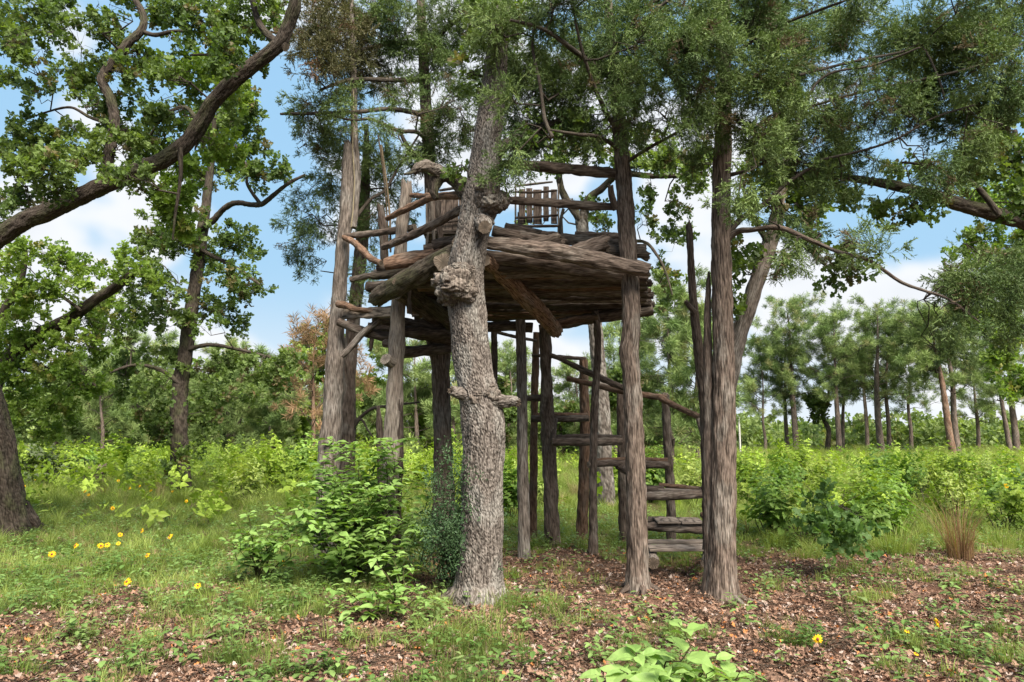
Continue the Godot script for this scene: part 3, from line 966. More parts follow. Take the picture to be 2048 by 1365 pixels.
func cedar_back() -> void:
	rng.seed = 1004
	var t := tree("cedar_tree", G(887, 1062), "dark cedar growing up through the platform behind the gnarled oak", "tree")
	limb(t, "trunk", "889,1100,56;888,1060,50;887,1000,46;886,920,38;884,840,36;882,760,36;880,700,40;878,650,36;875,580,32;870,500,28;865,420,26;860,340,25;854,260,24;850,180,22;846,100,20;842,20,17;838,-80,12;835,-170,6", 9.6, 9.4, "cedar", 44, 0.03, t.root)
	limb(t, "branch", "872,730,18;862,690,16;855,660,14;846,636,12", 9.5, 9.3, "cedar", 16, 0.03)
	limb(t, "branch", "854,280,9,9.4;832,264,8,9.1;800,262,8,8.9;765,248,7,8.8;738,238,6,8.7;700,240,5,8.6;650,225,4,8.6", 9.4, 8.6, "twig", 14, 0.03)
	limb(t, "branch", "852,330,14,9.4;820,300,10,9.3;800,265,7,9.2", 9.4, 9.2, "twig", 10, 0.05)
	limb(t, "branch", "848,90,12,9.4;800,85,10,9.2;740,95,8,9.0;690,110,6,8.8", 9.4, 8.8, "twig", 10, 0.05)
	limb(t, "branch", "848,160,12,9.4;780,160,9,9.0;700,160,8,8.8;640,180,5,8.6", 9.4, 8.6, "twig", 10, 0.05)
	limb(t, "branch", "848,230,12,9.4;780,218,9,9.0;700,225,8,8.8;560,228,5,8.6", 9.4, 8.6, "twig", 10, 0.05)
	limb(t, "branch", "846,110,10,9.4;890,60,9,9.3;930,30,6,9.2", 9.4, 9.2, "twig", 10, 0.05)
	boughs(t, "760,60,60,45;820,60,50,45;900,60,50,50;880,130,45,40;930,190,45,40;780,150,55,35;900,240,45,30;830,200,50,30;800,300,40,26;890,290,45,26;850,310,30,20;940,250,40,30;690,170,40,30;640,200,45,35;720,215,50,22;620,250,45,30;660,260,50,24;760,260,30,16;900,10,60,30;800,0,70,40", 9.0, 0.6, 4.4, 6, 0.95, CEDAR_PAL, 0.3)
	boughs(t, "660,60,55,45;700,30,55,40;640,110,50,40;700,110,50,35;730,160,40,25;620,60,40,40", 8.8, 0.6, 5.0, 4, 1.05, BROWN_CEDAR_PAL, 0.3)
	finish_tree(t, "cedar", 3)
	# leaning cedar post tree at the left
	rng.seed = 1005
	var u := tree("cedar_snag", G(655, 1112), "tall grey dead cedar leaning right at the left end of the tree house", "tree")
	var trunk := limb(u, "trunk", "653,1135,62;655,1110,54;656,1050,48;656,931,44;660,880,43;663,843,40;667,780,38;670,726,37;672,690,34;674,638,30;678,590,28;681,550,28;684,515,27;686,484,26;690,450,27;693,426,28;697,367,30;699,330,30;697,300,22;694,286,12", 9.0, 8.9, "grey", 48, 0.025, null, 1.2)
	limb(u, "second_stem", "706,455,14;710,400,16;712,350,18;710,310,17;708,250,14;707,150,12;704,60,10;702,-40,8", 8.95, 8.9, "grey", 16, 0.04)
	limb(u, "stub", "668,880,12;655,885,12;648,888,9", 8.9, 8.75, "grey", 12, 0.03, trunk)
	limb(u, "stub", "660,905,14;650,918,12;645,924,8", 8.95, 8.8, "grey", 12, 0.03, trunk)
	limb(u, "branch", "700,450,8;740,400,7;770,380,6;800,330,5;850,250,3", 9.0, 9.4, "twig", 8, 0.05)
	boughs(u, "690,60,40,30;720,110,35,25;680,210,30,20", 8.9, 0.4, 8.0, 3, 1.0, BROWN_CEDAR_PAL, 0.3)
	finish_tree(u, "cedar", 3)
	# cedar behind it
	rng.seed = 1006
	var w := tree("cedar_tree", G(692, 1085), "bushy cedar hidden behind the leaning grey cedar snag", "tree")
	limb(w, "trunk", "688,1110,44;690,1000,38;693,900,34;695,820,32;697,760,28;702,690,26;709,620,26;716,560,26;722,500,26;727,440,24;730,380,20;732,320,14;733,250,8", 10.0, 10.0, "cedar", 28, 0.035)
	limb(w, "branch", "694,860,8;740,820,7;780,812,5;840,805,3", 10, 9.8, "twig", 8, 0.05)
	limb(w, "branch", "694,880,6;720,840,5;735,860,4;750,880,2", 10, 9.8, "twig", 8, 0.05)
	boughs(w, "640,330,50,35;700,340,45,35;760,330,40,35;740,390,45,35;660,390,40,30;620,380,40,26;770,370,35,30;720,450,30,30;600,440,40,24;640,460,40,26;740,470,28,26;590,500,28,30;620,540,28,30;735,540,22,30;712,590,20,30;690,290,50,24;780,300,36,24;640,290,40,24;800,350,26,24;810,410,20,16", 9.8, 0.5, 3.4, 5, 0.9, CEDAR_PAL, 0.3)
	finish_tree(w, "cedar", 3)

func left_oaks() -> void:
	rng.seed = 1010
	var t := tree("oak_tree", G(15, 1072), "big oak at the left edge whose thick limb sweeps across the upper left", "tree")
	limb(t, "trunk", "18,1095,96;15,1068,84;10,1020,70;4,960,62;-6,880,56;-25,800,54;-60,690,52;-105,600,52;-150,540,50;-230,470,46;-330,400,40", 11.0, 9.2, "oakdark", 70, 0.025)
	roots(t.root, G(15, 1070), 0.36, 6, "oakdark", 904)
	limb(t, "limb", "-150,540,35.9,9.56;-100,535,34.7,8.9;-40,505,34.7;0,474,34.7;50,442,34.7;120,412,34.1;200,374,32.3;270,342,31.2;320,322,30.5;370,288,29.9;405,240,29.9;425,205,28.7;470,160,27.5;520,120,26.3;560,86,25.2;580,40,23.9;590,0,22.7;590,-70,20.3;600,-160,15.6", 8.8, 7.4, "oakdark", 64, 0.02)
	limb(t, "limb", "203,372,24.5;216,315,20.2;228,250,18.7;221,200,18;204,160,17.3;225,125,17.3;252,90,15.8;282,60,14.4;286,30,12.2;268,-5,10.1;250,-60,5.8", 8.3, 8.4, "oakdark", 28, 0.03)
	limb(t, "limb", "572,95,16.8;545,78,14;520,50,12.6;507,10,11.2;500,-40,8.4", 7.7, 8.0, "oakdark", 20, 0.04)
	limb(t, "limb", "282,62,9.8;310,70,8.4;350,62,6.3;400,66,4.2;440,62,2.8", 8.4, 8.2, "oakdark", 14, 0.05)
	limb(t, "limb", "95,420,9.8;75,380,8.4;60,330,6.3;40,300,4.2;0,280,2.8", 8.5, 8.8, "oakdark", 12, 0.05)
	limb(t, "limb", "225,250,7;180,235,6.3;140,215,4.9;90,225,3.5;50,240,2.1", 8.4, 8.8, "oakdark", 12, 0.05)
	limb(t, "limb", "480,155,8.4;465,120,7;430,110,5.6;380,110,3.5", 7.9, 8.0, "oakdark", 12, 0.05)
	limb(t, "limb", "360,295,10;360,360,7;350,430,5;345,480,3", 8.0, 8.2, "oakdark", 10, 0.05)
	limb(t, "limb", "400,250,10;370,215,8;330,230,6;300,270,4", 8.0, 8.4, "oakdark", 10, 0.05)
	boughs(t, "-200,420,120,90,9.3;-300,300,140,100,9.3;-120,300,120,90,9;-150,150,120,90,9;-60,420,60,50,9;30,60,45,40;70,30,40,30;20,100,40,25;140,60,30,26;200,60,40,30;215,20,40,26;120,180,26,24;180,130,45,35;150,160,35,30;250,150,35,30;200,210,45,35;280,120,40,30;330,30,45,30;400,40,55,35;450,80,50,30;380,110,50,26;470,30,45,30;440,130,40,24;500,110,30,26;60,190,35,20;20,160,30,22;40,260,50,36;90,290,50,35;30,330,50,35;90,350,45,35;150,260,40,30;170,310,45,35;120,330,40,30;240,300,50,35;260,260,40,30;300,290,50,30;340,250,40,26;310,220,30,22;350,190,45,26;400,180,36,24;440,210,30,24;330,160,30,22;250,350,50,20;280,380,40,22;60,400,40,26;110,380,36,22;20,420,30,24;500,60,30,26;540,40,30,30;520,-10,50,30;400,-20,80,30;250,-30,80,30;80,-30,80,30;270,200,30,22;10,20,36,26", 8.4, 1.0, 7.0, 4, 0.74, OAK_PAL)
	boughs(t, "420,150,50,26;470,190,40,26;470,100,40,26;370,140,40,24;350,330,50,26;350,400,40,30;360,450,30,26;440,300,40,26;300,330,30,16", 9.2, 0.5, 7.0, 4, 0.95, BRIGHT_OAK_PAL)
	finish_tree(t, "oak", 3)

	rng.seed = 1011
	var u := tree("oak_tree", G(362, 978), "slender dark oak standing in the left meadow with a crooked bare branch", "tree")
	limb(u, "trunk", "362,1000,45.9;362,975,39.4;360,930,34.4;358,880,32.8;357,820,31.2;362,760,29.5;370,710,27.9;377,660,26.2;385,600,24.6;396,530,23;405,460,20.5;414,390,16.4;424,310,11.5;430,230,6.6", 17.5, 17.0, "oakdark", 30, 0.05)
	limb(u, "branch", "404,455,16;425,442,12.8;445,420,11.2;470,406,10.4;505,410,10.4;524,408,10.4;545,392,8.8;575,368,7.2;610,350,4.8", 17, 16, "oakdark", 14, 0.06)
	limb(u, "branch", "372,700,10;420,690,8;480,700,6;540,715,4", 17.2, 16.5, "oakdark", 10, 0.08)
	limb(u, "branch", "362,770,10;320,740,8;270,730,6;220,745,4", 17.2, 16.5, "oakdark", 10, 0.08)
	limb(u, "branch", "400,500,10;440,520,8;480,540,6;520,570,4", 17, 16.5, "oakdark", 10, 0.08)
	limb(u, "branch", "522,410,8;495,370,6;492,330,4;470,290,3", 16.5, 16.5, "oakdark", 10, 0.08)
	boughs(u, "420,250,50,40;480,250,50,40;450,320,50,40;510,300,40,30;540,340,40,24;500,350,40,24;400,350,40,30;350,420,50,40;310,470,50,40;350,500,50,35;420,520,40,30;470,480,50,26;500,510,30,20;460,560,50,30;500,590,40,24;440,620,50,30;300,540,50,35;260,580,45,35;330,580,40,30;290,630,50,30;350,640,40,24;420,660,40,20;480,650,30,20;230,640,40,30;490,210,40,30;330,390,36,26", 17, 1.2, 2.4, 4, 1.2, OAK_PAL)
	boughs(u, "250,740,45,26;300,770,50,28;240,790,40,26;320,720,40,24;290,820,40,26;330,860,34,30;420,740,45,28;470,720,40,22;510,740,45,26;560,730,40,22;440,790,45,26;500,790,45,22;560,770,30,20;420,830,36,24;380,890,26,26;345,910,22,22", 17, 1.0, 2.4, 4, 1.2, OAK_PAL)
	finish_tree(u, "oak", 3)

	rng.seed = 1012
	var w := tree("oak_tree", G(-40, 1010), "leafy bright green oak crowding the left edge below the great limb", "tree")
	limb(w, "trunk", "-40,1030,60;-45,950,50;-40,850,46;-20,770,40;20,715,34;80,670,28;135,640,24;190,600,20;230,575,18;262,550,15;300,535,10", 13.5, 12.5, "oakdark", 26, 0.05)
	limb(w, "limb", "-20,770,26;-10,680,22;10,620,18;40,560,14;50,500,9", 13.5, 13, "oakdark", 18, 0.06)
	limb(w, "limb", "15,720,16;60,740,12;120,750,9;190,770,6", 13.3, 12.5, "oakdark", 12, 0.06)
	limb(w, "limb", "90,560,8;120,590,7;160,620,5", 13, 12.5, "oakdark", 10, 0.06)
	boughs(w, "20,520,40,30;70,500,45,28;130,520,40,26;180,530,40,26;40,580,45,30;100,580,45,30;150,570,40,26;210,610,40,30;60,640,45,30;120,680,45,35;170,650,45,30;20,680,45,35;200,700,40,30;80,730,45,35;30,760,45,35;140,740,45,30;180,770,40,26;60,800,45,30;110,810,45,30;30,840,40,30;150,830,36,24;230,560,30,20;20,620,40,30;90,860,40,24;250,640,26,22;250,520,40,24;300,550,36,24", 12.8, 1.0, 5.0, 4, 0.85, BRIGHT_OAK_PAL)
	finish_tree(w, "oak", 3)

func right_oaks() -> void:
	rng.seed = 1020
	var t := tree("oak_tree", G(2260, 1040), "oak beyond the right edge reaching in with one long level limb", "tree")
	limb(t, "trunk", "2260,1070,61.7;2255,900,51.6;2235,750,47.1;2200,600,44.9;2150,500,40.4;2100,462,37.1;2048,442,32.6;1990,428,29.2;1930,412,25.8;1880,396,23.5;1820,378,20.2;1760,366,16.8;1700,356,13.4;1640,350,9;1590,346,5", 10.0, 7.4, "mossy", 44, 0.035)
	limb(t, "limb", "2000,430,12;1950,370,10.2;1900,350,8.4;1850,330,6;1800,325,3.6", 7.6, 7.8, "oakdark", 14, 0.05)
	limb(t, "limb", "2160,510,24;2120,440,20.4;2080,370,16.8;2030,330,13.2;1970,290,8.4;1930,240,4.8", 9.0, 8.4, "oakdark", 20, 0.05)
	boughs(t, "1960,300,45,30;2010,350,45,35;1930,350,40,24;2030,290,40,40;1990,240,40,26;2040,230,30,30;1880,340,36,20;1820,330,36,20;1780,400,36,18;1850,420,36,20;1700,380,36,16;2030,400,30,26;1640,360,30,14", 8.2, 0.5, 6.5, 4, 0.9, OAK_PAL)
	finish_tree(t, "oak", 3)
	rng.seed = 1021
	var u := tree("oak_tree", G(2130, 985), "bright green leafy oak glowing at the right edge under the level limb", "tree")
	limb(u, "trunk", "2130,1000,44;2120,850,38;2105,700,34;2085,560,28;2060,450,22;2040,340,14;2030,260,8", 14.0, 14.0, "oakdark", 20, 0.06)
	boughs(u, "2000,420,50,35;2040,480,45,40;1960,470,40,30;2010,530,45,30;1940,510,36,24;1990,590,40,26;2030,640,40,35;2020,380,40,30;1960,400,30,22;1975,640,36,26;2010,700,40,30;2040,760,40,30;2000,770,30,22;2045,560,40,40;1920,560,30,20", 13.5, 0.9, 5.0, 4, 0.95, BRIGHT_OAK_PAL)
	finish_tree(u, "oak", 3)
	# leaning oak behind the right cedar
	rng.seed = 1022
	var w := tree("oak_tree", G(1440, 1062), "smooth grey oak leaning right from behind the large cedar", "tree")
	limb(w, "trunk", "1438,1080,43;1440,1000,39.6;1444,900,37.8;1452,800,36.1;1462,740,36.1;1472,690,34.4;1487,645,31.8;1502,600,31;1516,555,30.1;1530,515,30.1;1543,478,28.4;1553,440,25.8;1560,390,22.4;1572,330,18.9;1590,270,13.8;1605,200,7.7", 9.8, 9.4, "grey", 36, 0.035)
	limb(w, "branch", "1548,460,16;1580,470,12;1620,500,9;1660,540,5", 9.5, 9.2, "oakdark", 12, 0.06)
	limb(w, "branch", "1540,490,14;1510,440,10;1490,390,7;1480,340,4", 9.5, 9.6, "oakdark", 12, 0.06)
	boughs(w, "1490,420,36,24;1520,380,40,26;1580,370,40,26;1610,420,36,22;1560,520,26,18;1490,540,24,18;1480,600,22,26;1640,520,30,16;1680,540,30,14;1500,340,40,24;1480,500,20,22;1590,470,30,16;1650,330,40,22;1330,330,40,24;1400,330,36,20", 9.4, 0.5, 6.0, 4, 1.05, OAK_PAL)
	finish_tree(w, "oak", 3)
	# forked oak behind the stair
	rng.seed = 1023
	var f := tree("oak_tree", G(1212, 992), "forked mossy oak in the meadow behind the log stair", "tree")
	limb(f, "trunk", "1213,1010,40;1212,985,34;1209,920,31;1206,850,30;1202,780,29;1196,720,28;1190,650,28;1182,590,27;1174,530,26;1167,480,26;1164,445,26;1165,425,24", 15.5, 15.0, "oak", 30, 0.05)
	limb(f, "limb", "1163,440,20;1148,420,17;1132,398,15;1122,375,14;1117,345,13;1110,300,11;1118,260,9;1130,220,6", 15, 15, "mossy", 14, 0.07)
	limb(f, "limb", "1166,440,20;1170,415,16;1180,395,15;1200,380,14;1220,362,13;1240,342,12;1280,330,10;1330,330,9;1370,320,6", 15, 14.5, "mossy", 14, 0.07)
	limb(f, "limb", "1245,345,12;1300,352,11;1345,352,10;1380,350,8;1410,345,5", 14.8, 14.2, "mossy", 12, 0.07)
	limb(f, "limb", "1112,300,9;1085,290,8;1050,295,6;1020,300,4", 15, 15, "mossy", 10, 0.07)
	limb(f, "branch", "1200,470,8;1250,480,7;1290,485,7;1310,505,6;1330,540,5;1345,590,3", 15, 14, "mossy", 10, 0.07)
	boughs(f, "1190,420,40,20;1150,300,50,26;1100,260,50,26;1200,300,45,24;1060,290,40,18;1110,330,30,18;1250,320,40,20;1330,320,45,20;1380,310,40,22;1300,380,24,14;1370,380,30,18;1355,430,20,26;1345,480,18,26;1375,460,14,30;1300,480,24,16;1310,540,24,20;1340,560,24,24;1330,600,20,20;1200,450,24,14;1290,430,14,14;1410,350,30,20;1150,240,45,26;1230,260,45,22;1300,270,45,22;1040,430,14,14;1050,455,22,12", 14.8, 0.9, 3.0, 4, 1.05, OAK_PAL)
	finish_tree(f, "oak", 3)
# ---------------------------------------------------------------- tree house

# a sawn or split board between a and b, with softened edges
func plank(mb: MB, a: Vector3, b: Vector3, up: Vector3, wd: float, th: float, col: Color, ragged := 0.0) -> void:
	var dir := (b - a).normalized()
	var side := dir.cross(up).normalized()
	up = side.cross(dir)
	var c := minf(th, wd) * 0.18
	var x := wd * 0.5
	var y := th * 0.5
	var prof := [Vector2(-x + c, -y), Vector2(x - c, -y), Vector2(x, -y + c), Vector2(x, y - c), Vector2(x - c, y), Vector2(-x + c, y), Vector2(-x, y - c), Vector2(-x, -y + c)]
	var n := maxi(2, int(a.distance_to(b) / 0.06))
	var seed_ := rf(0, 50)
	var last := []
	for i in n + 1:
		var f := float(i) / n
		var p := a.lerp(b, f)
		var ring := []
		for k in 8:
			var q: Vector2 = prof[k] * (1.0 + ragged * soft.get_noise_2d(f * 4.0 + seed_, k * 2.0))
			var e := 0.0
			if i == 0 or i == n: e = ragged * 0.05 * soft.get_noise_2d(k * 3.0, seed_ + i)
			ring.append(p + side * q.x + up * q.y + dir * e)
		if i > 0:
			for k in 8:
				var k2 := (k + 1) % 8
				var o: Vector2 = (prof[k] + prof[k2]) * 0.5
				var nn := (side * o.x / x + up * o.y / y * 1.0)
				var edge: Vector2 = prof[k2] - prof[k]
				nn = (side * edge.y - up * edge.x).normalized()
				var s := mb.v.size()
				for w in [last[k], last[k2], ring[k], ring[k2]]:
					mb.v.append(w)
					mb.n.append(nn)
					mb.c.append(shade(col, 0.85 + 0.5 * (fine.get_noise_3dv(w * 7.0) + 0.2)))
				var ka := float(k) / 8.0 * 0.6
				mb.t.append(Vector2(ka, f * a.distance_to(b) / 0.4)); mb.t.append(Vector2(ka + 0.075, f * a.distance_to(b) / 0.4))
				mb.t.append(Vector2(ka, (f + 1.0 / n) * a.distance_to(b) / 0.4)); mb.t.append(Vector2(ka + 0.075, (f + 1.0 / n) * a.distance_to(b) / 0.4))
				mb.i.append(s); mb.i.append(s + 1); mb.i.append(s + 2)
				mb.i.append(s + 1); mb.i.append(s + 3); mb.i.append(s + 2)
		if i == 0 or i == n:
			var s2 := mb.v.size()
			for k in 8:
				mb.v.append(ring[k]); mb.n.append(-dir if i == 0 else dir); mb.c.append(shade(col, 0.8)); mb.t.append(Vector2(k * 0.02, 0))
			for k in range(1, 7):
				mb.i.append(s2)
				mb.i.append(s2 + (k + 1 if i == 0 else k))
				mb.i.append(s2 + (k if i == 0 else k + 1))
		last = ring

func board(parent: Node, called: String, a: Vector3, b: Vector3, up: Vector3, wd: float, th: float, col: Color, ragged := 0.15) -> MeshInstance3D:
	var mb := MB.new()
	plank(mb, a, b, up, wd, th, col, ragged)
	return part(called, mb, M.board, parent)

func tree_house() -> void:
	rng.seed = 2001
	var h := thing("tree_house", Vector3(0.3, 0, -8.2), "rustic log tree house platform with pole railings raised on cedar posts", "tree house")
	# posts
	log_(h, "post", "772,1150,46,8.3;776,1090,40;779,1040,38;783,950,39;787,850,37;789,800,35;790,755,30;792,715,31;793,690,35;795,650,29;797,590,27;800,520,25;803,460,24;808,420,24;812,390,24;813,368,21", 8.25, 8.2, "bare", 44, 1.0, 0.8, 0.02)
	log_(h, "bark_strip", "757,1155,26;760,1090,24;763,1020,22;764,960,18;761,900,16;758,850,13;756,815,6", 8.27, 8.24, "log", 20, 0.75, 0.8)
	log_(h, "bark_strip", "788,1150,26;790,1040,24;795,940,22;798,870,18;799,825,14;797,795,8", 8.25, 8.18, "log", 20, 0.7, 0.8)
	log_(h, "stub", "790,725,20;779,724,22;771,718,24", 8.2, 8.05, "bare", 24, 0.8)
	log_(h, "stub", "793,690,16;778,688,18;770,687,18", 8.25, 8.3, "log", 18, 0.8)
	log_(h, "post", "1049,1135,28;1048,1112,25;1047,1000,23;1045,900,22;1044,800,21;1043,720,20;1041,640,20", 8.9, 8.9, "grey", 30, 0.85)
	log_(h, "post", "1065,1085,17;1067,950,16;1068,850,15;1070,760,15;1073,665,13", 10.5, 10.4, "red", 20, 0.8)
	log_(h, "post", "1107,1105,32;1104,1060,30;1102,1000,29;1098,900,28;1095,830,27;1093,760,23;1091,700,23;1090,650,24", 10.0, 9.9, "log", 32, 1.0)
	log_(h, "post", "990,1085,16;989,900,15;989,750,13;988,645,12", 9.6, 9.5, "log", 18, 0.9)
	# main timbers
	log_(h, "beam", "946,482,21.6,6.88;985,487,25.9;1040,495,31.7;1120,506,34.6;1200,522,33.1;1260,534,30.2;1297,541,25.9", 6.86, 6.88, "log", 40, 1.15, 0.4, 0.02)
	var moss := log_(h, "beam", "922,498,32.7,6.95;890,516,39.6;850,540,43;810,562,43;775,582,39.6;752,598,34.4", 6.95, 7.85, "mossy", 40, 1.2, 0.3, 0.02)
	log_(moss, "sawn_knot", "897,520,36,7.1;886,524,36,6.88", 7.1, 6.86, "mossy", 24)
	log_(moss, "sawn_knot", "806,560,20,7.6;793,565,18,7.42", 7.6, 7.4, "mossy", 18)
	log_(h, "brace", "968,520,26.6,6.9;1000,545,31.1;1050,595,34;1085,630,32.6;1112,662,28.1", 6.9, 9.0, "red", 36, 1.15, 0.3, 0.025)
	log_(h, "beam", "1100,652,22,9.3;1150,643,22;1200,634,22;1260,626,24;1306,621,20", 9.35, 9.2, "log", 26)
	log_(h, "beam", "975,655,20;1020,652,20;1065,656,20", 9.3, 9.35, "log", 22, 0.8)
	log_(h, "pole", "1110,650,14;1150,640,13;1196,634,12", 9.1, 9.0, "red", 16, 0.8)
	log_(h, "beam", "805,572,28,7.8;850,605,30;910,652,30;960,690,26", 7.9, 9.4, "mossy", 26, 1.0)
	log_(h, "beam", "795,590,20,8.0;850,625,22;905,665,22", 8.1, 9.2, "log", 22, 0.8)
	log_(h, "beam", "735,575,20,8.6;900,560,24;1060,545,24;1250,535,22", 8.2, 8.2, "log", 24, 0.8)
	log_(h, "hanging_stick", "818,560,8;818,600,9;821,628,7", 7.7, 7.7, "log", 12, 0.7, 0.8)
	# deck logs lie side by side, their ends uneven at the right-hand edge
	var k := 0
	var d := 7.16
	while d < 10.35:
		var r := rf(0.040, 0.062)
		d += r
		var right := 1.40 + (d - 7.1) * 0.215 + rf(-0.11, 0.10)
		if d > 9.35: right -= (d - 9.35) * 0.95
		var left := lerpf(-0.55, -1.42, smoothstep(7.1, 7.9, d)) + rf(-0.10, 0.05)
		var y := 3.37 + rf(-0.015, 0.02)
		var pts := bend(Vector3(left, y + rf(-0.03, 0.03), -d), Vector3(right, y + rf(-0.02, 0.02), -d + rf(-0.03, 0.03)), 7, 0.008)
		var rad := PackedFloat32Array()
		for j in pts.size(): rad.append(r * lerpf(1.0, 0.78, float(j) / 7.0 if k % 2 else 1.0 - j / 7.0))
		var mb := MB.new()
		tube(mb, pts, rad, ["log", "log", "grey", "red"][k % 4], 20, 0.05, true, rf(0.6, 1.1), 0.3)
		part("deck_log", mb, M.wood, h)
		d += r * 1.12
		k += 1
	log_(h, "deck_log", "952,512,24;1050,521,27.2;1180,543,28.8;1292,556,24", 7.12, 7.12, "log", 24, 0.9, 0.4)
	# loose logs lying on and along the edge of the deck
	for row in ["1000,466,22;1060,478,26;1130,490,22|7.3|log", "1042,492,22;1085,487,26;1118,479,28|7.12|log", "1120,478,20;1180,484,24;1236,490,22|7.5|log", "1122,512,12;1165,498,28;1213,487,34|7.08|log", "1214,503,24;1255,503,26;1291,502,28|7.3|log", "1150,474,20;1200,475,22;1240,478,20|8.0|log", "770,529,24;830,518,32;892,512,34|7.85|red", "742,553,13;785,549,18;832,544,20|8.1|mossy", "757,537,22;775,536,24;800,534,24|8.2|log", "866,490,20;890,485,22;918,480,20|7.6|log", "848,499,18;868,497,18;888,496,18|7.9|log", "1010,455,20;1040,462,24;1075,470,22|7.6|log", "985,462,22;1010,468,24;1040,476,24|7.2|log", "1060,470,16;1100,472,18;1150,478,16|8.2|red", "700,560,10;735,552,12;775,548,14|8.6|log"]:
		var f: PackedStringArray = row.split("|")
		log_(h, "loose_log", f[0], f[1].to_float(), f[1].to_float() + rf(-0.1, 0.1), f[2], 24, rf(0.85, 1.15), 0.5)
	log_(h, "loose_log", "916,487,26,6.85;925,482,26,7.3;935,478,24,7.7", 6.85, 7.7, "log", 24, 1.1)
	# railings
	log_(h, "rail", "1003,329,18;1060,332,20;1120,337,21;1180,342,21;1238,348,20", 7.0, 7.15, "log", 22, 0.95)
	log_(h, "rail", "1008,400,13;1040,402,15;1100,406,17;1170,411,17;1228,414,14", 7.05, 7.15, "log", 20, 0.9)
	log_(h, "rail", "774,438,10;800,424,13;840,406,14;862,396,13;890,393,13;924,394,12", 8.2, 7.0, "red", 18, 1.0)
	log_(h, "rail", "822,391,9;850,392,11;880,391,11;922,386,9", 8.1, 7.2, "red", 14, 1.0)
	log_(h, "rail", "766,495,13;800,481,16;850,458,17;900,432,17;935,412,16", 8.05, 7.0, "log", 20, 1.1)
	log_(h, "rail", "690,473,11;720,470,13;770,464,14;830,455,14", 8.8, 8.3, "log", 18, 0.95)
	log_(h, "rail", "688,475,11;706,484,13;724,500,14;740,516,14;762,527,12", 8.8, 8.0, "red", 18, 1.0)
	log_(h, "post", "769,525,16;766,460,17;761,412,14", 8.8, 8.8, "cedar", 16, 0.8, 0.8)
	log_(h, "pole", "862,392,6;866,440,7;869,505,6", 7.9, 7.9, "bare", 12, 0.9)
	log_(h, "pole", "874,388,10;878,440,12;883,505,12", 8.0, 8.0, "log", 16, 0.8, 0.6)
	log_(h, "rail", "880,381,5;905,377,6;926,374,5", 7.8, 7.2, "grey", 12, 0.9)
	log_(h, "rail", "1120,478,8;1122,440,7;1127,418,6", 8.2, 8.2, "grey", 12, 0.9)
	log_(h, "loose_log", "1210,489,9;1250,494,10;1296,520,9", 7.5, 7.6, "grey", 14, 1.0, 0.5)
	log_(h, "loose_log", "748,545,9;790,534,10;850,528,9", 8.3, 8.2, "grey", 14, 1.0, 0.5)
	log_(h, "loose_log", "1010,476,9;1060,473,10;1110,468,8", 7.9, 8.0, "red", 14, 1.0, 0.5)
	# lower platform between the left posts
	var a := P(690, 628, 8.85)
	var b := P(800, 624, 8.2)
	board(h, "plank", a, b, Vector3(0, 0.2, 1).normalized(), 0.15, 0.05, Color(0.20, 0.165, 0.135), 0.2)
	log_(h, "lower_beam", "676,608,16;695,612,14;712,619,11;760,623,9;790,622,7", 8.75, 8.4, "red", 18, 0.9, 0.4)
	log_(h, "lower_beam", "676,643,16;700,653,17;725,663,18;760,672,20;800,680,20", 8.7, 8.7, "log", 20, 0.8)
	log_(h, "brace", "683,713,12;700,697,13;720,673,13;740,655,13;760,640,13", 8.6, 8.6, "grey", 18, 0.9, 0.6)
	log_(h, "lower_beam", "790,706,24;830,703,24;865,700,23;900,697,20", 9.0, 9.3, "log", 22, 0.9)
	log_(h, "lower_beam", "745,638,18;800,645,20;860,655,22;910,662,20", 8.6, 9.0, "log", 20, 0.7)
	log_(h, "lower_beam", "735,654,16;800,662,22;850,670,22;905,680,20", 8.9, 9.2, "log", 20, 0.7)
	log_(h, "lower_beam", "790,668,20;830,664,22;900,668,22", 8.5, 8.9, "log", 20, 0.75)
	log_(h, "stub", "742,650,8;743,680,9;741,702,6", 8.7, 8.7, "log", 10, 0.7, 0.8)
	log_(h, "cross_piece", "1050,797,12;1070,797,13;1088,795,13", 10.1, 10.0, "log", 16, 0.9)
	# chairs stand on the deck
	for c in 2:
		var ch := thing("slat_back_chair", P([898.0, 1076.0][c], 560, 8.6), ["rough wooden chair with slatted back, glimpsed left of the gnarled oak trunk", "rough wooden chair with slatted back, standing right of the gnarled oak trunk"][c], "chair", "slat-back chairs on the platform")
		var o := [-178.0, 0.0][c] as float
		var ds := 8.6
		var slats := [1044, 13, 1059, 12, 1075, 17, 1092, 11, 1108, 12]
		for s in 5:
			var x: float = slats[s * 2] + o
			if c == 0: x = 1044 + o + [6, 20, 33, 45, 58][s]
			var wpx: float = slats[s * 2 + 1]
			var top := 377.0 + rf(-3, 4)
			if c == 0: top = [400, 398, 395, 392, 390][s] + 0.0
			board(ch, "slat", P(x, top + 68, ds), P(x + rf(-1, 1), top, ds + 0.12), Vector3(0, 0, 1), px_size(wpx, 400, ds), 0.022, shade(Color(0.15, 0.115, 0.095), rf(0.8, 1.2)), 0.1)
		var lo := 0.0 if c == 1 else 10.0
		for row in ["1030,384,4;1070,385,5;1114,381,4", "1030,436,5;1075,434,5;1116,430,5", "1030,452,6;1075,453,6;1118,452,6"]:
			var pr := path(row, ds - 0.03)
			var pts: PackedVector3Array = pr[0]
			for j in pts.size(): pts[j] += P(1024 + o, 682 + lo, ds) - P(1024, 682, ds)
			var mb := MB.new()
			tube(mb, pts, pr[1], "log", 10, 0.05)
			part("cross_bar", mb, M.wood, ch)
